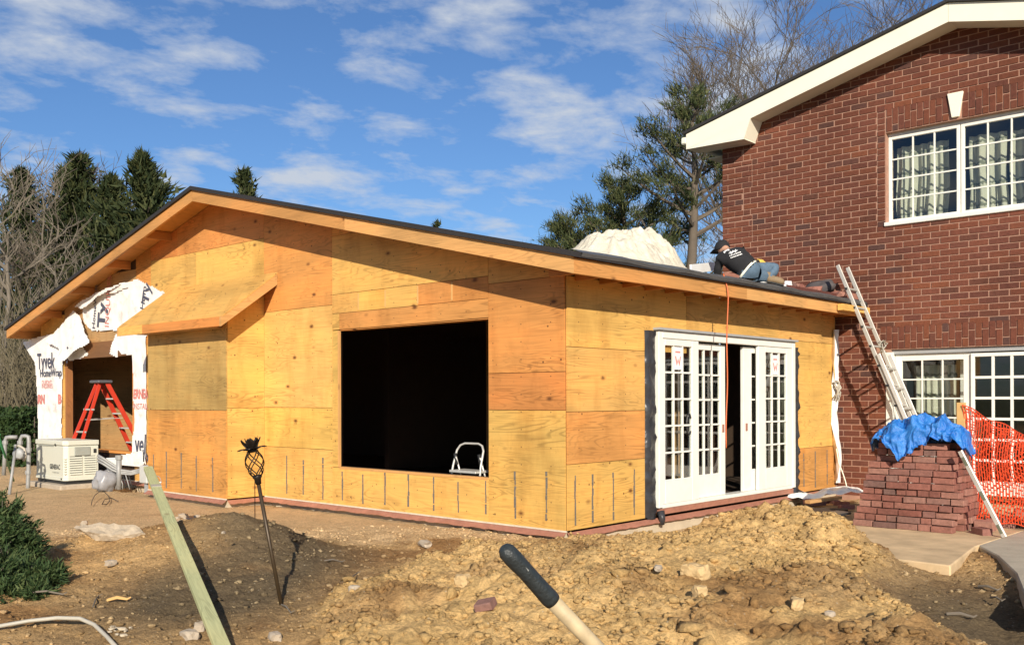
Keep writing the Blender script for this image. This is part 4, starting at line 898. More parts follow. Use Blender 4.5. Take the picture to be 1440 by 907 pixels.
NTH = ['leftmost', 'second', 'third', 'fourth', 'fifth', 'sixth', 'seventh', 'eighth', 'ninth', 'tenth', 'eleventh', 'twelfth', 'thirteenth', 'fourteenth']
for k in range(rows):
    z = PBZ+k*BHt; ins_l = .014*k+.03*rp.random()+(.06 if k > 9 else 0); ins_r = .016*k*(k > 4)+.03*rp.random(); crs = ORD[k]+(' course' if k == 12 else ' course' if k == 0 else ' course up')
    x0 = PBX+ins_l; x1 = PBX+1.20-ins_r*.8; fy = PBY+.016*k+rp.uniform(-.018, .018)
    x = x0; hdr = k % 2 == 1; nn_ = 0
    while x < x1-.06:
        short = rp.random() < .14
        if hdr != short: w_, dp = BWd*rp.uniform(.90, 1.12), BLn
        else: w_, dp = BLn*rp.uniform(.93, 1.05), BWd
        w_ = min(w_, x1-x+.04); jy = rp.uniform(-.026, .022)
        lab_ = ('leftmost' if nn_ == 0 else NTH[min(nn_, 13)])+' brick from the left' if nn_ else 'leftmost brick'
        paver(x+w_/2, fy+dp/2+jy, z+.002, w_-rp.uniform(.008, .018), dp, BHt*rp.uniform(.84, .96), rp.gauss(0, .035), 0, rp.gauss(0, .012), lab_+', '+crs+', front of the brick stack'); x += w_; nn_ += 1
    yy = fy+BLn+.01
    for j in range(3):
        dp = BWd if (j+k) % 2 else .2; paver(x1-.13+rp.uniform(-.03, .02), yy+dp/2, z+.002, .23, dp-.008, BHt*.93, rp.gauss(0, .04), label=['nearest', 'middle', 'farthest'][j]+' brick on the right side, '+crs+' of the brick stack'); yy += dp
for j, (x, y) in enumerate([(PBX+.36, PBY+.24), (PBX+.62, PBY+.30)]): paver(x, y, PILE_TOP+.002, .16, .24, BHt*.95, rp.gauss(0, .06), label=['orange red brick lying on top of the stack beside the left fold of the tarp', 'brick on top of the stack hidden by the middle of the tarp'][j])
loose = [(1383,746,.0,.12),(1392,744,.4,0),(1402,741,-.3,0),(1378,752,.9,0),(1412,742,.2,0),(1432,724,.3,0),(1419,735,.5,0)]
LL = ['tilted block nearest the stack', 'block behind the spirit level foot', 'middle block of the row', 'chip lying in front of the others', 'block standing farthest right in the row', 'flat one lying far right under the fence', 'dark one behind the right end']
for i, (px, py, rz, rx) in enumerate(loose):
    p = onZ(px, py, -.1); paver(p.x, p.y+.05, -.103, .12 if i % 2 else .20, .2 if i % 2 else .12, BHt*1.5 if i < 3 else BHt, rz, rx, 0, 'loose pinkish brick by the orange fence, '+LL[i], 'loose bricks by the orange fence')
# blue tarp
def cloth(name, label, cat, cx, cy, z0, rx, ry, hfun, mat, n=90, rot=0., parent=None):
    u = np.linspace(-1, 1, n); A, Bq = np.meshgrid(u, u); rr = np.maximum(np.abs(A), np.abs(Bq)); nn = np.hypot(A, Bq)+1e-9; sc_ = rr/nn; a = A*sc_; b = Bq*sc_
    ang = np.arctan2(b, a); edge = 1+.16*(fbm(np.cos(ang)*2.2+5, np.sin(ang)*2.2+5, 3)-.5)*2; x = a*rx*edge; y = b*ry*edge; h = hfun(x, y, np.hypot(a, b))
    ca, sa = math.cos(rot), math.sin(rot); V = np.stack([cx+x*ca-y*sa, cy+x*sa+y*ca, z0+h], -1).reshape(-1, 3)
    id_ = np.arange(n*n).reshape(n, n); q = np.stack([id_[:-1, :-1], id_[:-1, 1:], id_[1:, 1:], id_[1:, :-1]], -1).reshape(-1, 4)
    o = raw(name, V, q, mat, None, True, loc=(cx, cy, z0)); tag(o, label, cat); return o
ridge = lambda x, y, s, o=4: 1-np.abs(2*fbm(x*s, y*s, o)-1)*2
def tarp_obj():
    n = 150; u = np.linspace(-1, 1, n); A, Bq = np.meshgrid(u, u); rr = np.maximum(np.abs(A), np.abs(Bq)); nn = np.hypot(A, Bq)+1e-9; a = A*rr/nn; b = Bq*rr/nn; r = np.hypot(a, b); th = np.arctan2(b, a)
    ex = np.interp(th, [-3.15,-2.5,-2.1,-1.75,-1.3,-.8,-.4,0,.8,1.6,2.4,3.15], [1.12,1.02,1.0,.86,.78,.86,1.02,1.03,.95,.9,.95,1.12])
    x = a*.60*ex; y = b*.46*ex
    f1 = ridge(x*1.0+3, y*.6+1, 4.2, 2); f2 = ridge(x+y*.7+9, y-x*.5+4, 7.5, 3); f3 = ridge(x+2, y+7, 16., 2)
    topz = .07+.10*np.exp(-((x-.10)/.30)**2)*(1-.5*r)+.085*f1+.055*f2+.018*f3
    dmax = np.interp(th, [-3.15,-2.6,-2.25,-1.9,-1.6,-1.1,-.6,-.2,.3,1.6,3.15], [.16,.07,.04,.26,.20,.04,.05,.20,.18,.15,.16])
    k = sstep(.62, 1.0, r); z = topz*(1-.8*k)-dmax*k**1.2+.05*k*(f2-.3)
    x = x-.10*k*k*np.cos(th)*.6+.045*(fbm(x*6+1, y*6+z*5, 3)-.5)*2; y = y-.06*k*k*np.sin(th)+.05*(fbm(x*6+21, y*6+z*6, 3)-.5)*2-.05*k*f2*(np.sin(th) < 0)
    c_ = (PBX+.70, PBY+.36, PILE_TOP+.035); V = np.stack([c_[0]+x, c_[1]+y, c_[2]+z], -1).reshape(-1, 3); id_ = np.arange(n*n).reshape(n, n); q = np.stack([id_[:-1, :-1], id_[:-1, 1:], id_[1:, 1:], id_[1:, :-1]], -1).reshape(-1, 4)
    return tag(raw('blue_tarp', V, q, BTARP, None, True, loc=c_), 'crumpled blue plastic tarp thrown over the top of the brick stack', 'tarp')
tarp_obj()
# spirit level leaning on the stack
L0 = at(1350, 634, 10.35); L1 = onZ(1412, 756, -.10); lv = thing('spirit_level', 'long silver spirit level leaning on the right side of the brick stack', 'level', tuple(L1))
dL = (L1-L0).normalized(); upL = Vector((-.4, -.8, .45)); MB().beam(L0, L1+Vector((0, 0, .01)), .052, .026, upL, ch=.004).build('body', ALU, lv)
for t in (.12, .52, .90):
    c_ = L0.lerp(L1, t); nrm_ = dL.cross(dL.cross(upL)).normalized(); nrm_ = nrm_ if nrm_.dot(CAM-c_) > 0 else -nrm_
    MB().beam(c_-dL*.05+nrm_*.014, c_+dL*.05+nrm_*.014, .030, .006, nrm_).build('vial', GREENP if False else simple('vial_window%d' % int(t*10), (.16, .17, .12), .3), lv)
# orange safety fence with its stake
sk = at(1352, 566, 11.2); fc = thing('safety_fence', 'orange plastic mesh fence hung from a wooden stake by the glazed doors', 'fence', (sk.x, sk.y, -.1))
MB().box((sk.x-.05, sk.y-.02, -.12), (sk.x+.045, sk.y+.02, sk.z)).build('stake', STAKE, fc, bevel=.004)
def net(p0, p1, tops, bots, seed, bulge):
    nm = MB(); nu, nv = 44, 29; rs_ = np.random.RandomState(seed); G = []
    for i in range(nu+1):
        t = i/nu; b0 = p0.lerp(p1, t); zt = np.interp(t, [0, .25, .6, 1], tops); zb_ = np.interp(t, [0, 1], bots); row = []
        for j in range(nv+1):
            s_ = j/nv; off = bulge*math.sin(t*7+s_*3+seed)*(.4+s_)+.02*math.sin(t*19+s_*8); row.append(Vector((b0.x+.02*math.sin(s_*9+t*5), b0.y-.03+off, zt+(zb_-zt)*s_+.015*math.sin(t*23+j))))
        G.append(row)
    for i in range(nu+1):
        for j in range(nv+1):
            if j < nv: nm.beam(G[i][j], G[i][j+1], .0085, .003, (0, 1, .1))
            if i < nu and (i+j) % 2 == 0 or (i < nu and j in (0, nv)): nm.beam(G[i][j], G[i+1][j], .0115, .003, (0, 1, .1))
    return nm
pA = Vector((sk.x+.02, sk.y-.03, 0)); zt = sk.z-.03
net(pA, pA+Vector((1.35, -.30, 0)), [zt, zt-.17, zt-.36, zt-.48], [.0, -.09], 1, .05).build('mesh', ORANGE, fc)
net(pA+Vector((-.02, .08, 0)), pA+Vector((1.5, .02, 0)), [zt-.02, zt-.25, zt-.42, zt-.5], [.02, -.06], 4, .07).build('mesh', ORANGE, fc)
MB().beam(pA+Vector((.1, .1, -.05)), pA+Vector((1.6, .1, -.06)), .05, .09).build('bottom_board', DARKW, fc)
# aluminium extension ladder on the eave
la = thing('extension_ladder', 'aluminium extension ladder leaning on the eave in front of the brick wall', 'ladder', (1.86, 6.12, -.13))
lx = lambda z: 1.284-(z-1.178)*.415
def rail(y, z0, z1, dx, w=.026, h=.058): return MB().beam((lx(z0)+dx, y, z0), (lx(z1)+dx, y, z1), h, w, (0, 1, 0), ch=.006)
YA, YB = 5.91, 6.33
for y in (YA, YB): rail(y, -.12, 2.0, .0).build('rail', ALU, la)
for y in (YA+.035, YB-.035): rail(y, .55, 3.33, -.062).build('fly_rail', ALUD, la)
for i in range(7): z = .08+i*.285; MB().tube([(lx(z), YA, z), (lx(z), YB, z)], .017, 7).build('rung', ALUD, la)
for i in range(8): z = .98+i*.285; MB().tube([(lx(z)-.062, YA+.03, z), (lx(z)-.062, YB-.03, z)], .017, 7).build('rung', ALUD, la)
for i in range(8): z = .98+i*.285; MB().box((lx(z)-.085, YA-.012, z-.014), (lx(z)-.055, YA+.018, z+.012)).build('rung_cap', BLACK, la)
MB().tube([(lx(2.15)-.02+.05*math.sin(i*2.2), YB-.05+.07*math.cos(i*1.7), 2.12+.09*math.sin(i*1.3)) for i in range(18)], .009, 5).build('rope', HOSE, la, True)
# orange cord hanging from the eave
MB_ = MB().tube([(.52-.06*max(0, 1-i*.4), 2.42-.002*i+.012*math.sin(i*.5), 2.86-.0-(i*.083 if i else 0)) for i in range(26)], .008, 6); cd_ = MB_.build('hanging_cord', ORCORD, None, True, loc=(.5, 2.42, 2.8)); tag(cd_, 'thin orange cord hanging from the eave in front of the french doors', 'cord')
# red step ladder inside the left opening
def stepladder():
    c_ = at(140, 538, 17.3); zt = 1.68; root = thing('step_ladder', 'red A-frame step ladder standing inside the wrapped opening', 'ladder', (c_.x, c_.y+.1, .09))
    y0 = c_.y+.02
    for s_ in (-1, 1):
        x0 = c_.x+s_*.13; x1 = c_.x+s_*.27
        MB().beam((x0, y0+.06, zt), (x1, y0+.86, .1), .075, .03, (1, 0, 0)).build('front_rail', RED, root)
        MB().beam((x0*.5+c_.x*.5, y0-.04, zt), (c_.x+s_*.25, y0-.62, .1), .055, .025, (1, 0, 0)).build('rear_rail', RED, root)
    for i in range(5):
        t = .18+i*.17; z = zt+(.1-zt)*t; hw = .13+.14*t-.02; y = y0+.06+.80*t; MB().box((c_.x-hw, y-.05, z-.012), (c_.x+hw, y+.03, z+.012)).build('step', ALU, root)
    for i in range(3):
        t = .3+i*.25; z = zt+(.1-zt)*t; y = y0-.04-.58*t; MB().box((c_.x-.2, y-.012, z-.015), (c_.x+.2, y+.012, z+.015)).build('brace', ALUD, root)
    for s_ in (-1, 1): MB().beam((c_.x+s_*.17, y0+.32, 1.05), (c_.x+s_*.17, y0-.26, 1.02), .02, .01).build('spreader', ALU, root)
    MB().box((c_.x-.19, y0-.12, zt), (c_.x+.19, y0+.14, zt+.05)).build('top_cap', simple('grey_cap', (.10, .10, .11), .5), root, bevel=.012)
stepladder()
# folding step stool behind the window sill
q_ = Vector((-2.05, .62, .09)); st_ = thing('step_stool', 'small silver folding step stool standing inside the big dark window opening', 'step stool', tuple(q_))
xa, xb = q_.x-.24, q_.x+.24
pts = [(xa-.03, .50, .10), (xa, .58, .55), (xa+.01, .64, .74), (xa+.05, .66, .80), (xa+.12, .67, .825), (xb-.12, .67, .825), (xb-.05, .66, .80), (xb-.01, .64, .74), (xb, .58, .55), (xb+.03, .50, .10)]
MB().tube(pts, .0135, 8).build('hoop_frame', ALU, st_, True)
for x in (xa+.03, xb-.03): MB().tube([(x, .60, .66), (x+.01, .80, .1)], .011, 6).build('rear_leg', ALU, st_, True); MB().tube([(x-.02, .605, .70), (x-.005, .62, .56)], [.024, .02], 7).build('hinge', BLACK, st_, True)
MB().box((xa+.01, .50, .47), (xb-.01, .76, .50)).build('platform', ALU, st_, bevel=.006); MB().box((xa+.0, .40, .27), (xb-.0, .58, .29)).build('platform', ALU, st_, bevel=.006)
# ------------------------------------------------------------------ standby generator
gx0, gx1, gy0, gy1, gz0, gz1 = -11.30, -10.10, -.92, -.36, -.03, .69
gn = thing('generator', 'beige standby generator on a pale pad in front of the wrapped wall', 'generator', ((gx0+gx1)/2, (gy0+gy1)/2, -.14))
MB().box((gx0-.12, gy0-.14, -.16), (gx1+.14, gy1+.14, -.045)).build('pad', STONE, gn, bevel=.02)
MB().box((gx0+.02, gy0+.02, -.045), (gx1-.02, gy1-.02, .01)).build('base_skirt', BLACK, gn)
hb = MB().prism([(gx0,gy0),(gx1-.05,gy0-.012),(gx1,gy0+.05),(gx1+.005,gy1),(gx0,gy1)], 'z', .012, .60).build('housing', GENM, gn, bevel=.012, seg=2)
MB().prism([(gx0-.012,gy0-.014),(gx1-.05,gy0-.026),(gx1+.016,gy0+.045),(gx1+.02,gy1+.01),(gx0-.012,gy1+.01)], 'z', .606, .69).build('lid', GENM, gn, bevel=.022, seg=3)
MB().box((gx0+.10,gy0-.018,.585),(gx0+.78,gy0-.003,.604)).build('lid_handle', GEND, gn)
MB().prism([(gx0-.006,gy0-.008),(gx1-.05,gy0-.02),(gx1+.008,gy0+.046),(gx1+.012,gy1),(gx0-.006,gy1)], 'z', .012, .075).build('lower_band', GENM, gn, bevel=.006)
MB().box((gx1+.004,gy0+.15,.43),(gx1+.022,gy0+.42,.58)).build('hatch', GEND, gn, bevel=.012)
MB().box((gx1+.004,gy0+.475,.47),(gx1+.016,gy0+.525,.54)).build('lock', BLACK, gn, bevel=.004)
for cy in (gy0+.075, gy0+.32):
    for k in range(8):
        z = .115+k*.039; MB().prism([(gx1+.003,z),(gx1+.022,z),(gx1+.003,z+.026)], 'y', cy, cy+.205).build('louvre', GENM, gn)
        MB().box((gx1+.0031,cy,z+.0265),(gx1+.0045,cy+.205,z+.037)).build('louvre_slot', BLACK, gn)
for k in range(7): MB().box((gx1-.045,gy0-.006,.12+k*.042),(gx1-.002,gy0+.03,.14+k*.042)).build('corner_louvre', GENM, gn, bevel=.004)
v, f = text_mesh('GENERAC', .115, .003); raw('lettering', np.stack([gx0+.60+v[:, 0]*.82, np.full(len(v), gy0-.0125), .20+v[:, 1]], -1), f, DK, gn)
v, f = text_mesh('GUARDIAN SERIES', .035, .0); raw('lettering', np.stack([gx0+.70+v[:, 0], np.full(len(v), gy0-.0125), .13+v[:, 1]], -1), f, GEND, gn)
MB().tube([(gx0+.86, gy0-.03, .615), (gx0+.86, gy0-.012, .615)], .022, 10).build('latch', BLACK, gn); MB().tube([(gx1-.1, gy0-.03, .045), (gx1-.1, gy0-.01, .045)], .016, 10).build('latch', BLACK, gn)
# gas pipes left of it
dg = 16.3; A_ = lambda px, py, d_=dg: at(px, py, d_)
gp = thing('gas_pipes', 'looped grey gas pipes with a round meter left of the generator', 'pipes', tuple(onZ(30, 690, -.12)))
MB().tube([A_(5,668), A_(6.5,640), A_(7,620), A_(9,615), A_(14,614.5), A_(24,614.5)], .034, 8).build('pipe', PIPE, gp, True)
MB().tube([A_(28,640), A_(28.5,618), A_(31,613), A_(36,613), A_(40,614), A_(40.5,620), A_(40,650), A_(39,680), A_(39,694)], .034, 8).build('pipe', PIPE, gp, True)
for px, py in ((40,632),(39,664),(7,622),(28,622)): MB().tube([A_(px,py-2.5), A_(px,py+2.5)], .047, 8).build('fitting', PIPE, gp)
m_ = A_(28,638); MB().tube([m_-Fv*.09, m_-Fv*.07, m_+Fv*.05], [.075,.095,.095], 14).build('meter', simple('meter_grey', (.30,.31,.31), .5, var=.2), gp, True)
MB().tube([A_(21,630,15.9), A_(22,627,15.9), A_(27,626.5,15.9), A_(34,631,15.9), A_(36,640,15.9), A_(33,648,15.9)], .02, 7).build('hose', HOSE, gp, True)
p0, p1 = A_(21.7,628,15.6), onZ(12.5,696,-.13); rd = thing('leaning_post', 'thin grey post leaning in the ground left of the generator', 'post', tuple(p1)); MB().tube([p1, p1.lerp(p0,.5)+Vector((.004,0,0)), p0], [.026,.024,.022], 8).build('shaft', PIPE, rd, True); MB().tube([p0, p0+(p0-p1).normalized()*.03], [.03,.026], 8).build('cap', PIPE, rd)
p0, p1 = at(-3,612,15), onZ(19,676,-.13); gs = thing('garden_stake', 'slanting green garden stake at the left edge by the pipes', 'stake', tuple(p1)); MB().tube([p1, p0], [.018,.022], 7).build('shaft', GREENP, gs, True); MB().beam(p0-Vector((.03,0,.06)), p0+Vector((.03,0,.02)), .05, .02).build('clip', GREENP, gs)
# services heap between generator and bump-out
ds = 15.7; A2 = lambda px, py, d_=ds: at(px, py, d_)
def rock(name, label, cat, pos, size, seed, mat, sub=2, rough=.35, rotz=0, group=None, sharp=True, acc=None):
    bm = bmesh.new(); bmesh.ops.create_icosphere(bm, subdivisions=sub, radius=1); rs_ = random.Random(seed); of = Vector((rs_.random()*20, rs_.random()*20, rs_.random()*20))
    for v in bm.verts:
        n_ = mnoise.fractal(v.co*1.3+of, 1, 2, 4); c_ = v.co.copy()
        if sharp: c_ = Vector([max(-.72, min(.72, q)) for q in c_])*1.25
        v.co = c_*(1+rough*n_)
    ca, sa = math.cos(rotz), math.sin(rotz)
    vs = [(pos[0]+(v.co.x*size[0])*ca-(v.co.y*size[1])*sa, pos[1]+(v.co.x*size[0])*sa+(v.co.y*size[1])*ca, pos[2]+v.co.z*size[2]) for v in bm.verts]; fs = [[v.index for v in q.verts] for q in bm.faces]; bm.free()
    if acc is not None: acc.add(vs, fs); return
    o = raw(name, vs, fs, mat, None, not sharp, loc=pos); return tag(o, label, cat, group, 'thing')
p_ = A2(148,670); rock('plastic_bag', 'crumpled grey plastic sheeting heaped right of the generator', 'plastic bag', (p_.x,p_.y,.05), (.16,.18,.20), 3, simple('grey_plastic', (.28,.28,.29), .35, var=.3, sc=12), 3, .5, sharp=False)
pn = thing('cardboard_sheet', 'white cardboard panel standing behind the conduits right of the generator', 'panel', tuple(A2(160,688,15.9))); a_ = A2(151,664,16.0); b_ = A2(169,664,15.8); MB().beam((a_.x,a_.y,.22),(b_.x,b_.y,.24),.03,.34).build('sheet', WHITE, pn); MB().beam((a_.x,a_.y,.40),(b_.x,b_.y,.42),.045,.02).build('rim', WHITEP, pn)
cb = thing('conduit_bundle', 'bent grey conduits running from the generator toward the bump-out', 'conduit', tuple(A2(170,688)))
for k, (dy, r_) in enumerate(((0,.022),(4,.02),(8,.018))):
    MB().tube([A2(137,640+dy), A2(146,645+dy), A2(158,653+dy), A2(170,661+dy*.6), A2(184,663+dy*.5), A2(197,660+dy*.5)], r_, 7).build('conduit', PIPE, cb, True)
MB().tube([A2(167,641), A2(167,688)], .045, 8).build('upright_pipe', PIPE, cb, True); MB().tube([A2(167,640), A2(167,646)], .06, 8).build('fitting', PIPE, cb)
for k in range(6): MB().tube([A2(160+k*4,668+2*math.sin(k)), A2(164+k*4,680), A2(162+k*5,688)], .010, 5).build('cable', BLACK if k % 2 else PIPE, cb, True)
mb_ = thing('meter_box', 'small grey box fixed beside the corner of the bump-out behind the timber', 'utility box', tuple(A2(203,690,15.2))); a_ = A2(203,667,15.2); MB().box((a_.x-.14,a_.y-.02,a_.z-.14),(a_.x+.10,a_.y+.12,a_.z+.14)).build('box', simple('box_grey', (.50,.50,.47), .5), mb_, bevel=.012); MB().box((a_.x-.05,a_.y+.02,-.15),(a_.x+.03,a_.y+.08,a_.z-.14)).build('stand', GREYM, mb_)
a_ = A2(224,684,14.6); bk = thing('white_bucket', 'white plastic bucket standing against the bump-out behind the timber', 'bucket', (a_.x,a_.y,-.12)); MB().lathe([(.085,0),(.105,.24),(.112,.24),(.112,.26),(.095,.26),(.078,.02)], (a_.x,a_.y,-.12), 16).build('pail', WHITE, bk, True); MB().tube([(a_.x+.11*math.cos(t),a_.y-.03,.12+.10*math.sin(t)) for t in np.linspace(0,math.pi,9)], .004, 5).build('handle', GREYM, bk)
wl = MB().tube([onZ(px, py, -.1)+Vector((0, 0, .012+dz)) for px, py, dz in ((128,711,0),(129,707,.02),(133,702,.05),(139,698,.06),(146,697,.05),(152,700,.02),(154,705,0),(150,710,.0),(143,711,.01),(147,706,.03),(156,704,.03),(166,706,0))], .0055, 5).build('wire_loop', BLACK, None, True, loc=tuple(onZ(140,705,-.1))); tag(wl, 'springy loop of dark wire lying on the tan path', 'wire')
# ------------------------------------------------------------------ treated timber, torch, shovel
P0, P1 = at(322,935,5.42), at(208,658,10.6); tb = thing('timber_post', 'long pale green treated timber rising from the dirt in the foreground', 'timber', tuple(P0))
bd = (P1-P0).normalized(); TIMB = wood('treated_timber', dots=False, lines=.8, gscale=1.6, along=bd, across=bd.cross(Vector((0, 0, 1))).normalized()); MB().beam(P0-bd*.5, P1, .092, .042, (0,0,1), ch=.003).build('beam', TIMB, tb, color=(.52,.53,.27)); MB().beam(P1-bd*1.08+Vector((0,0,.023)), P1-bd*.98+Vector((0,0,.023)), .097, .007).build('strap', HOSE, tb)
tbz = onZ(398,851,-.10); g0 = gz(tbz.x, tbz.y); Tb = onZ(398,851,g0); dT = 6.95+0*g0; Tb = Vector((Tb.x,Tb.y,gz(Tb.x,Tb.y)-.1)); dd_ = (Tb-CAM).dot(Fv); Tt = at(363,679,dd_); axis_ = (Tt-Tb).normalized()
tr_ = thing('garden_torch', 'dark iron garden torch with a pineapple head leaning in the dirt', 'torch', tuple(Tb))
MB().tube([Tb, Tt], .0145, 10).build('pole', simple('bronze_pole', (.055,.036,.018), .45, .3, var=.4, sc=30), tr_, True)
s_ = dd_/FPX; ex = axis_.orthogonal().normalized(); ey = axis_.cross(ex); fr_ = lambda r, a, h: Tt+axis_*h+ex*r*math.cos(a)+ey*r*math.sin(a)
MB().tube([fr_(0,0,-.01), fr_(0,0,.03), fr_(0,0,.045), fr_(0,0,.06)], [.02,.026,.036,.03], 12).build('collar', IRON, tr_, True)
hB, hT = .05, .235; prof = lambda t: .030+.036*math.sin(min(1, t*1.02)*math.pi*.92)**.8
for sgn in (1, -1):
    for k in range(4): MB().tube([fr_(prof(t), k*math.pi/2+sgn*t*2.5, hB+(hT-hB)*t) for t in np.linspace(0,1,12)], .0045, 5).build('cage_bar', IRON, tr_, True)
MB().tube([fr_(0,0,hT-.01), fr_(0,0,hT+.02)], .036, 12).build('cup', IRON, tr_, True)
def torch_leaf(a, ln, el, h):
    vs = []; fs = []; n = 6
    for i in range(n+1):
        t = i/n; r = .024+ln*t*math.cos(el)*(1-.12*t); z = h+ln*t*math.sin(el)-(.35*ln*t*t if el < .9 else .05*ln*t*t); wd = .026*math.sin(math.pi*(.18+.82*t))**.7+.001; c_ = fr_(r, a, z); tg = (ey*math.cos(a)-ex*math.sin(a))
        vs += [c_-tg*wd, c_+axis_*.006+(ex*math.cos(a)+ey*math.sin(a))*-.003, c_+tg*wd]
        if i: b_ = i*3; fs += [(b_-3,b_-2,b_+1,b_), (b_-2,b_-1,b_+2,b_+1)]
    o = raw('leaf', [tuple(v) for v in vs], fs, IRON, tr_, True); mo = o.modifiers.new('th','SOLIDIFY'); mo.thickness = .003
for k in range(8): torch_leaf(k*math.pi/4, .105, .45, hT+.005)
for k in range(7): torch_leaf(k*math.pi/3.5+.3, .10, .95, hT+.012)
for k in range(4): torch_leaf(k*math.pi/2+.2, .085, 1.35, hT+.016)
w0 = onZ(358,742,.08); w1 = at(358,676,(w0-CAM).dot(Fv)); wr = thing('wire_flag_stake', 'thin upright wire stake behind the pineapple torch', 'stake', (w0.x,w0.y,gz(w0.x,w0.y))); MB().tube([(w0.x,w0.y,gz(w0.x,w0.y)-.05), w1], .0045, 5).build('wire', IRON, wr)
G0, G1, G2 = at(712,775,1.95), at(776,845,2.0), at(840,912,2.05); sv = thing('shovel', 'shovel with a black rubber grip and pale wooden handle poking up in front', 'shovel', tuple(G2))
hd = (G2-G1).normalized(); dirn = (G2-G0).normalized(); L_ = 0; q_ = G2.copy()
while q_.z > gz(q_.x, q_.y)+.22 and L_ < 2: q_ = q_+dirn*.02; L_ += .02
MB().tube([G1-hd*.02, G2, q_], [.0165,.0165,.018], 14).build('handle', simple('pale_ash', (.46,.36,.21), .6, var=.4, sc=30), sv, True)
MB().tube([G0-dirn*.014, G0-dirn*.010, G0, G0.lerp(G1,.15), G0.lerp(G1,.4)+Vector((0,0,.001)), G0.lerp(G1,.75), G1-dirn*.01, G1, G1+dirn*.001], [.006,.013,.0185,.0195,.0178,.0185,.0195,.0185,.014], 18).build('grip', simple('rubber_grip', (.022,.028,.03), .45, var=.6, sc=90, bm=.3, bsc=150), sv, True)
cn_ = G0.lerp(G1,.36); toc = (CAM-cn_).normalized(); MB().beam(cn_-dirn*.012+toc*.0165+Vector((0,0,.004)), cn_+dirn*.012+toc*.0165+Vector((0,0,.004)), .012, .006, toc, ch=.002).build('hang_hole', simple('hole_rim', (.25,.25,.23), .6), sv)
sp_ = dirn; sd_ = sp_.cross(Vector((0,0,1))).normalized(); bl = MB(); rows_ = []
for i in range(7):
    t = i/6; c_ = q_+sp_*(.30*t); wd = .105*math.sin(math.pi*(.25+.62*t))**.6 if t < 1 else .01; rows_.append([c_-sd_*wd+Vector((0,0,.02)), c_, c_+sd_*wd+Vector((0,0,.02))])
bl.add([v for r_ in rows_ for v in r_], [(i*3+j, i*3+j+1, i*3+j+4, i*3+j+3) for i in range(6) for j in range(2)]); ob = bl.build('blade', GREYM, sv, True); ob.modifiers.new('th','SOLIDIFY').thickness = .004; MB().tube([q_-sp_*.1, q_+sp_*.08], [.022,.019], 10).build('socket', GREYM, sv)
# ------------------------------------------------------------------ rubble, fragments, sticks, scraps
def on_ground(px, py, z=0.):
    p = onZ(px, py, z)
    for _ in range(6): p = onZ(px, py, gz(p.x, p.y))
    return p
def flake(name, label, cat, px, py, w_, dp, th, seed, mat, tilt=(0,0), rotz=0., n=11, lift=0.):
    p = on_ground(px, py); rs_ = random.Random(seed); P = []
    for i in range(n): a = 6.283*i/n; k = rs_.uniform(.72,1.05); P.append((w_*k*math.cos(a), dp*k*math.sin(a)))
    bm = bmesh.new(); vs0 = [bm.verts.new((x,y,th/2)) for x,y in P]; vs1 = [bm.verts.new((x*rs_.uniform(.8,.98),y*rs_.uniform(.8,.98),-th/2)) for x,y in P]
    bm.faces.new(vs0); bm.faces.new(vs1[::-1]); [bm.faces.new((vs0[i],vs1[i],vs1[(i+1)%n],vs0[(i+1)%n])) for i in range(n)]
    bmesh.ops.triangulate(bm, faces=bm.faces); bmesh.ops.subdivide_edges(bm, edges=bm.edges, cuts=2, use_grid_fill=True)
    M = Matrix.Rotation(rotz,4,'Z') @ Matrix.Rotation(tilt[0],4,'X') @ Matrix.Rotation(tilt[1],4,'Y'); of = Vector((seed*3.1,seed,0))
    for v in bm.verts: v.co = M @ (v.co+mnoise.noise_vector(v.co*14+of)*th*.35)
    bmesh.ops.recalc_face_normals(bm, faces=bm.faces); vs = [tuple(v.co+p+Vector((0,0,th*.35+lift))) for v in bm.verts]; fs = [[v.index for v in f.verts] for f in bm.faces]; bm.verts.index_update(); bm.free()
    return tag(raw(name, vs, fs, mat, None, False, loc=tuple(p)), label, cat)
DIRTST = simple('dirty_slab', (.42, .34, .24), .95, var=.55, sc=11, bm=.8, bsc=35)
flake('concrete_chunk', 'large broken slab of pale concrete tilted on the dirt at the left', 'concrete', 160, 757, .40, .10, .075, 4, DIRTST, (.55,.08), .60, lift=.03, n=15)
flake('concrete_chunk', 'small sharp end broken off the pale slab at its left tip', 'concrete', 118, 741, .10, .05, .05, 6, STONE, (.3,-.5), -.2)
rb = random.Random(31); hp_ = MB(); pc_ = MB(); rr_ = MB()
for i in range(34):
    px, py = rb.uniform(250,326), rb.uniform(727,750); p = on_ground(px, py); s_ = rb.uniform(.025,.075); rock('rubble', 'pale broken rubble piece in the heap right of the timber', 'rubble', (p.x,p.y,p.z+s_*.3), (s_,s_*.7,s_*.55), i, STONE, 1, .4, rb.random()*3, acc=hp_)
for i in range(14):
    px, py = rb.uniform(150,186), rb.uniform(878,897); p = on_ground(px, py); s_ = rb.uniform(.012,.035); rock('plaster_crumb', 'white plaster crumb in the little cluster by the hose end', 'plaster', (p.x,p.y,p.z+s_*.3), (s_,s_*.7,s_*.45), i+60, WHITEP, 1, .4, rb.random()*3, acc=pc_)
tag(hp_.build('rubble', STONE), 'heap of pale broken rubble on the dirt right of the timber', 'rubble', kind='stuff'); tag(pc_.build('plaster_crumbs', CONC), 'scatter of white plaster crumbs beside the hose end', 'plaster', kind='stuff')
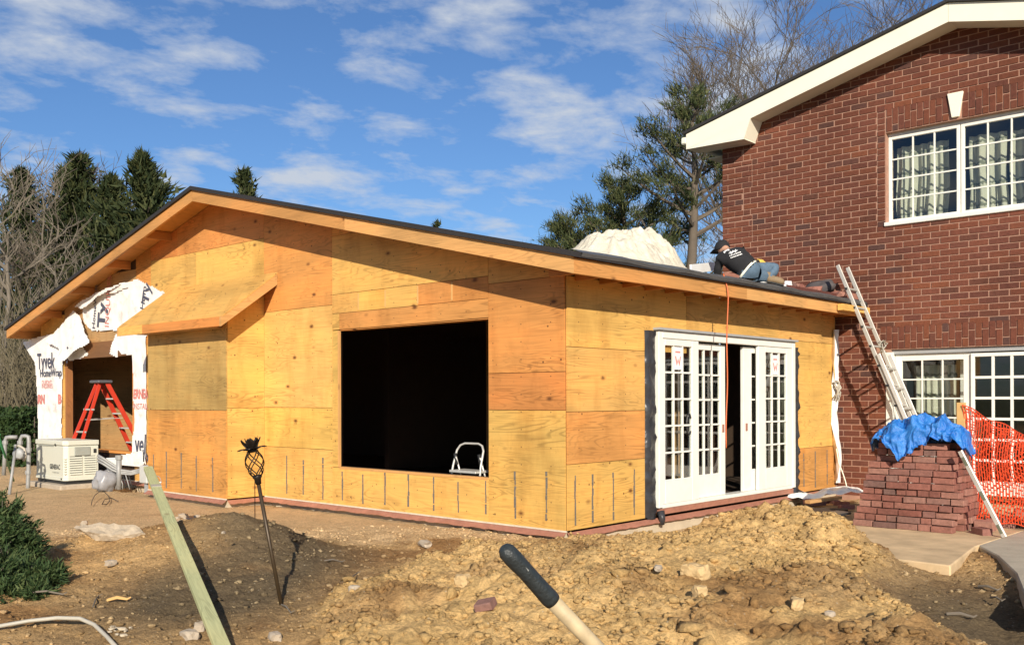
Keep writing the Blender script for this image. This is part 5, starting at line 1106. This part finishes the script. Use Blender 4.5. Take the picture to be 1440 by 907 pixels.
for i, (px, py, sx, sy, sz_, m_, lab) in enumerate([(979,808,.085,.07,.06,SOIL,'largest rounded tan clod on the sand mound, below the doors'),(912,824,.055,.03,.018,WHITEP,'flat white chip lying on the sand mound'),(1166,866,.03,.028,.025,STONE,'round white stone low on the right side of the sand mound'),(925,800,.05,.03,.022,STONE,'long pale stone on the middle of the sand mound'),
   (597,766,.10,.05,.04,STONE,'pale stone at the far edge of the sand near the wall'),(740,750,.05,.03,.04,STONE,'small yellowish stone at the foot of the plywood corner'),(985,837,.05,.04,.05,SOIL,'upright tan clod near the bottom middle of the mound'),(155,793,.05,.035,.03,STONE,'pale stone on the tan slope below the broken slab'),(280,885,.05,.04,.04,STONE,'brown rounded stone right of the plaster crumbs'),
   (266,897,.075,.05,.04,STONE,'broad flat stone at the bottom edge beside the timber'),(470,860,.025,.02,.018,STONE,'small white stone on the dark soil left of the sand'),(497,830,.04,.03,.03,STONE,'grey stone on the dark soil right of the torch'),(1120,852,.05,.04,.04,SOIL,'lone tan clod on the right shoulder of the mound'),(385,898,.06,.04,.04,STONE,'pale grey stone at the bottom edge right of the timber'),(650,820,.06,.05,.05,SOIL,'tan clod just left of the shovel grip'),(1338,795,.03,.02,.012,PAVER,'reddish chip at the front corner of the slab')]):
    p = on_ground(px, py); rock('clod' if m_ is SOIL else 'stone', lab, 'clod' if m_ is SOIL else 'stone', (p.x,p.y,p.z+sz_*.35), (sx,sy,sz_), i+11, STONE if m_ is SOIL and False else (simple('tan_clod', (.50,.35,.17), .95, var=.35, sc=20, bm=.6, bsc=60) if m_ is SOIL else m_), 2 if m_ is not SOIL else 3, .3, i*.7)
p = on_ground(681,858); o = MB().beam(p+Vector((-.06,-.01,.02)), p+Vector((.05,.03,.05)), .10, .055, (0,-.3,1), ch=.008).build('brick_fragment', PAVER, None, loc=tuple(p)); tag(o, 'broken red brick half sunk in the sand left of the shovel', 'brick')
p = on_ground(947,741); o = MB().beam(p+Vector((-.10,-.03,.0)), p+Vector((.09,.05,.05)), .10, .05, (0,-.3,1), ch=.008).build('brick_fragment', PAVER, None, loc=tuple(p)); tag(o, 'red brick lying on the sand against the foundation below the doors', 'brick')
hs_ = [on_ground(px, py)+Vector((0,0,.03+.05*k)) for px, py, k in ((-40,892,0),(0,886,0),(40,882,.3),(80,881,.6),(112,883,.7),(132,890,.5),(150,903,.1),(170,925,0))]; o = MB().tube(hs_, .0135, 10).build('hose', HOSE, None, True, loc=tuple(hs_[2])); tag(o, 'pale plastic hose lying across the bottom left corner', 'hose')
for i, (a_, b_, r_, lab) in enumerate([((1375,826),(1402,832),.010,'pale stick lying in the dark pit beside the slab'),((1330,865),(1368,870),.012,'longest pale stick in the dark pit at the bottom right'),((1392,842),(1408,847),.008,'shorter pale stick at the right side of the dark pit'),((395,852),(408,864),.006,'forked pale twig at the foot of the torch'),((455,790),(480,792),.006,'thin pale twig on the dark soil right of the torch'),((130,855),(138,840),.005,'thin twig standing up on the dirt above the hose'),((40,835),(88,838),.007,'dead juniper twig at the edge of the shrub'),((150,846),(178,845),.012,'short split scrap of yellow wood on the dirt'),((490,822),(502,808),.005,'little white twig right of the torch on brown dirt')]):
    p, q_ = on_ground(*a_), on_ground(*b_); m_ = (p+q_)/2+Vector((0,0,.03)); o = MB().tube([p+Vector((0,0,.012)), m_, q_+Vector((0,0,.015)), q_+Vector((.02,.02,.03))], [r_,r_*1.1,r_*.8,r_*.4], 6).build('stick', STAKE if 'yellow' in lab else BARKL, None, loc=tuple(p)); tag(o, lab, 'stick')
# scraps by the brick wall corner
def lhtarp(x, y, r): return .05+.05*ridge(x+2,y+6,3.2,3)-.05*sstep(.75,1,r)+.05*np.sin(x*4)
p = onZ(1155,700,-.05); o = cloth('plastic_sheet', 'crumpled white plastic sheet on the ground at the foot of the brick wall', 'plastic sheet', p.x, p.y, -.02, .62, .34, lhtarp, TYV, 50, .35)
for i, (a_, b_, w_, h_, m_, lab) in enumerate([((1128,716),(1192,718),.16,.05,DARKW,'flat dark board, front one of the scrap pile by the brick stack'),((1146,722),(1188,724),.07,.06,DARKW,'dark squared offcut on top of the scrap boards'),((1150,731),(1186,726),.20,.03,FELT,'black plastic scrap under the dark offcuts'),((1135,711),(1180,707),.09,.04,LUM,'brown board lying behind the dark scrap boards')]):
    p, q_ = onZ(*a_,-.05), onZ(*b_,-.05); r0_ = thing('scrap_board', lab, 'board', (p.x,p.y,-.1)); MB().beam((p.x,p.y,-.06+.02*i),(q_.x,q_.y,-.05+.025*i),w_,h_,ch=.004).build('board', m_, r0_, color=DIR); MB().beam((p.x-.02,p.y,-.10),(p.x+.03,p.y+.1,-.10),.05,.06).build('block', DARKW, r0_)
for i, (px, py) in enumerate(((1140,704),(1150,706),(1160,703),(1172,704),(1183,707),(1190,712))):
    p = onZ(px, py, -.06); paver(p.x,p.y,-.1,.19,.10,.06,i*.8,.1,0,['leftmost','second','third','fourth','fifth','rightmost'][i]+' reddish brick scrap along the front of the white plastic sheet','brick scraps by the white sheet')
o = MB().tube([(.02+.05*i, 6.46-.03*i+.03*math.sin(i*1.5), .75-.125*i+.02*math.sin(i*2)) for i in range(7)], .009, 6).build('cable', CREAM, None, True, loc=(.1,6.4,.3)); tag(o, 'white cable dropping to the ground at the corner of the addition', 'cable')
# ------------------------------------------------------------------ on the roof
ztop = lambda x: zr(x)+.165+.064
def hroof(x, y, r):
    h = .22*np.exp(-((x)/.34)**2-((y+.02)/.42)**2)+.20*np.exp(-((x-.02)/.32)**2-((y-.46)/.34)**2)+.10*np.exp(-((x)/.3)**2-((y+.52)/.3)**2)+.09*ridge(x+5,y*.8+3,2.3,3)+.075*ridge(x+2,y,5,3)+.03*ridge(x+1,y+4,11,2); h = h*(1-sstep(.72,1,r))+.02
    return h-AS*x
cloth('canvas_sheet', 'cream canvas sheet heaped over something on the low roof', 'canvas sheet', -.8, 2.34, ztop(-.8), .56, .95, hroof, CTARP, 80)
a_ = onX(972,381,-.5); b_ = onX(1018,366,-.62); bo = thing('white_board', 'long white board lying on the roof between the canvas and the worker', 'board', (a_.x,a_.y,ztop(a_.x))); MB().beam((-.5,a_.y,ztop(-.5)+.03),(-.75,b_.y+.15,ztop(-.75)+.16),.03,.12).build('board', WHITEP, bo); MB().beam((-.66,b_.y,ztop(-.66)-.01),(-.70,b_.y,ztop(-.7)+.10),.06,.06).build('block', DARKW, bo)
MB().prism([(-1.9,ztop(-1.9)),(.45,ztop(.45)),(.45,ztop(.45)+.10),(-1.9,ztop(-1.9)+.10)], 'y', 6.545, 6.575).build('roof_flashing', COPPER, H)
rb = random.Random(77)
for i in range(30):
    x = rb.uniform(-.55,.35); y = rb.uniform(5.0,6.35); s_ = rb.uniform(.04,.10); rock('brick_rubble', 'broken red brick piece strewn on the low roof by the brick wall', 'brick', (x,y,ztop(x)+s_*.45), (s_*1.4,s_,s_*.7), i+90, PAVER, 1, .3, rb.random()*3, acc=rr_)
tag(rr_.build('brick_rubble', PAVER), 'broken red brick strewn on the low roof along the brick wall', 'rubble', kind='stuff')
p_ = onX(1166,396,-.1); p_ = (p_.x,min(p_.y,6.35),ztop(p_.x)+.10); rock('work_bag', 'dark grey cloth bag lying in the rubble on the low roof', 'bag', p_, (.22,.17,.12), 8, simple('dark_cloth', (.07,.06,.06), .8, var=.4), 3, .45, sharp=False)
for i, (x, y, w_) in enumerate(((-.15,4.62,.10),(-.05,5.05,.08))): rock('mortar_lump', ('larger','smaller')[i]+' white mortar lump on the roof right of the worker', 'mortar', (x,y,ztop(x)+.05), (w_,.06,.06), 40+i, WHITEP, 1, .3)
pl = thing('roof_plank', 'dark red plank lying along the low roof below the rubble', 'plank', (.25,5.4,ztop(.25))); MB().beam((.30,4.5,ztop(.30)+.025),(.24,6.3,ztop(.24)+.03),.14,.045,(AS,0,1)).build('plank', simple('red_plank', (.13,.045,.035), .6, var=.4), pl); MB().beam((.18,4.9,ztop(.18)+.02),(.16,6.2,ztop(.16)+.02),.05,.04,(AS,0,1)).build('batten', COPPER, pl)
# worker
PB = onX(1060,396,.16); PB.z = ztop(.16); S_ = .0097
J = lambda dx, dy, f: PB+Rv*dx*S_+Fv*f+Vector((0,0,dy*S_))
jt = {'pelvis':(-2,13,.0,.15),'waist':(-10,21,.03,.15),'chest':(-20,31,.10,.175),'upper':(-25,39,.17,.15),'neck':(-31,46,.25,.06),'head':(-33,50,.33,.09),'crown':(-35,52,.40,.08),
      'rs':(-12,43,.17,.075),'re':(5,26,.16,.055),'rw':(14,31,.24,.035),'ls':(-41,33,.20,.075),'le':(-44,15,.26,.055),'lw':(-38,7,.40,.035),
      'rh':(4,17,.05,.125),'rk':(35,20,.10,.095),'ra':(20,6,-.02,.055),'rt':(30,2,-.06,.035),'lh':(-5,9,-.02,.12),'lk':(18,8,-.03,.085),'la':(4,5,.10,.045),'lt':(-6,4,.14,.035)}
ks = list(jt); ed = [('pelvis','waist'),('waist','chest'),('chest','upper'),('upper','neck'),('neck','head'),('head','crown'),('upper','rs'),('rs','re'),('re','rw'),('upper','ls'),('ls','le'),('le','lw'),('pelvis','rh'),('rh','rk'),('rk','ra'),('ra','rt'),('pelvis','lh'),('lh','lk'),('lk','la'),('la','lt')]
wk = thing('person', 'worker in a black printed hoodie and jeans crouching on the low roof edge', 'person', tuple(PB))
me = bpy.data.meshes.new('body'); me.from_pydata([tuple(J(*jt[k][:3])-PB) for k in ks], [(ks.index(a), ks.index(b)) for a, b in ed], []); bo_ = bpy.data.objects.new('body', me); COL.objects.link(bo_)
bo_.modifiers.new('s','SKIN'); sl2 = bo_.modifiers.new('u','SUBSURF'); sl2.levels = 2; sl2.render_levels = 2
for i, k in enumerate(ks): sk_ = me.skin_vertices[0].data[i]; sk_.radius = (jt[k][3], jt[k][3]); sk_.use_root = (k == 'pelvis')
bpy.context.view_layer.update(); m2 = bpy.data.meshes.new_from_object(bo_.evaluated_get(bpy.context.evaluated_depsgraph_get())); bpy.data.objects.remove(bo_); m2.name = 'body'
for m_ in (HOOD, DENIM, SKIN, BOOT): m2.materials.append(m_)
reg = {'pelvis':1,'waist':0,'chest':0,'upper':0,'neck':2,'head':2,'crown':2,'rs':0,'re':0,'rw':0,'ls':0,'le':0,'lw':0,'rh':1,'rk':1,'ra':1,'rt':3,'lh':1,'lk':1,'la':1,'lt':3}
smp = [(J(*jt[a][:3]).lerp(J(*jt[b][:3]), t)-PB, reg[a] if t < .5 else reg[b]) for a, b in ed for t in (0,.25,.5,.75,1)]
of = Vector((3,1,2))
for v in m2.vertices: v.co += v.normal*.014*mnoise.fractal(v.co*9+of, 1, 2, 3)
for p in m2.polygons: p.material_index = min(smp, key=lambda q: (q[0]-p.center).length)[1]; p.use_smooth = True
body = bpy.data.objects.new('body', m2); COL.objects.link(body); body.parent = wk
hc = J(-34,52,.36); bm_ = MB(); bm_.lathe([(.0,.115),(.05,.105),(.085,.07),(.104,.02),(.108,-.02),(.10,-.03)], hc, 14); bm_.build('cap', HOOD, wk, True); MB().beam(hc+Fv*.09-Rv*.05+Vector((0,0,-.01)), hc+Fv*.17-Rv*.08+Vector((0,0,-.05)), .13, .012, ch=.003).build('cap_brim', HOOD, wk)
from mathutils.bvhtree import BVHTree
bv_ = BVHTree.FromPolygons([v.co+PB for v in m2.vertices], [tuple(p.vertices) for p in m2.polygons])
e1 = (J(-12,43,.05)-J(-41,33,.08)).normalized(); bc = J(-27,33,-.35); e2 = (J(-26,39,0)-J(-11,20,0)); e2 = (e2-e1*e2.dot(e1)).normalized(); nb_ = e1.cross(e2); nb_ = nb_ if nb_.dot(Fv) > 0 else -nb_
def backpatch(mb, u0, u1, v0, v1, curve=0.):
    vs = []
    for a in np.linspace(0,1,5):
        for b in (0,1):
            u = u0+(u1-u0)*a; o_ = bc+e1*u+e2*(v0+(v1-v0)*b-curve*u*u); h_ = bv_.ray_cast(o_, nb_); 
            if h_[0] is None: return
            vs.append(h_[0]-nb_*.006)
    mb.add(vs, [(i*2,i*2+2,i*2+3,i*2+1) for i in range(4)])
bp = MB(); backpatch(bp,-.115,-.035,.105,.13,1.4); backpatch(bp,-.02,.115,.105,.132,1.4)
for k in range(5): backpatch(bp,-.05+.018*k,-.036+.018*k,.045+.008*(k % 3),.085-.01*(k % 2))
backpatch(bp,-.07,.05,.06,.068); rb = random.Random(3)
for row in range(2):
    u = -.075
    while u < .075: w_ = rb.uniform(.010,.018); backpatch(bp,u,u+w_,.022-.03*row,.036-.03*row); u += w_+.006
if bp.v: bp.build('shirt_print', WHITEP, wk)
ba, bb_ = J(-17,3,-.10), J(-1,27,-.045); 
bl = MB(); pw = []
ax_ = (J(-21,31,.1)-J(-3,13,0)).normalized(); cw = J(-6,15.5,.012); e_1 = ax_.orthogonal().normalized(); e_2 = ax_.cross(e_1)
for i in range(25):
    a = 6.2832*i/24; dr = e_1*math.cos(a)+e_2*math.sin(a); h_ = bv_.ray_cast(cw+dr*.5, -dr); q_ = (h_[0] if h_[0] is not None else cw+dr*.14)+dr*.006; pw += [q_-ax_*.014, q_+ax_*.014]
bl.add(pw, [(i*2,i*2+2,i*2+3,i*2+1) for i in range(24)]); bl.build('belt', CREAM, wk, True)
def glove(w_, dv, sgn):
    dv = dv.normalized(); sd = dv.cross(Vector((0,0,1))).normalized()*sgn; up_ = sd.cross(dv); g = MB(); g.tube([w_-dv*.03, w_, w_+dv*.045, w_+dv*.085], [.036,.036,.046,.038], 8)
    for k in range(4): b0 = w_+dv*.08+sd*(.030-.020*k); ln = (.06,.072,.068,.05)[k]; g.tube([b0, b0+dv*ln*.5-up_*.008, b0+dv*ln*.8-up_*.03, b0+dv*ln*.7-up_*.05], [.0115,.011,.010,.008], 6)
    b0 = w_+dv*.025+sd*.038; g.tube([b0, b0+dv*.03+sd*.025-up_*.01, b0+dv*.06+sd*.02-up_*.025], [.014,.012,.009], 6); g.build('glove', GLOVE, wk, True)
glove(J(14,31,.24), Rv*.7+Fv*.6+Vector((0,0,-.1)), 1); glove(J(-38,7,.40), Fv*.9+Vector((0,0,-.35)), -1)
for (a, b) in (('ra','rt'),('la','lt')):
    p, q_ = J(*jt[a][:3]), J(*jt[b][:3]); dv = (q_-p).normalized(); MB().tube([p+Vector((0,0,.06))-dv*.02, p-dv*.02, p+dv*.02-Vector((0,0,.02)), q_, q_+dv*.07-Vector((0,0,.005)), q_+dv*.095-Vector((0,0,.01))], [.052,.055,.058,.05,.045,.025], 9).build('boot', BOOT, wk, True)
    MB().beam(p-dv*.06-Vector((0,0,.06)), q_+dv*.09-Vector((0,0,.045)), .085, .02, ch=.004).build('boot_sole', BLACK, wk)
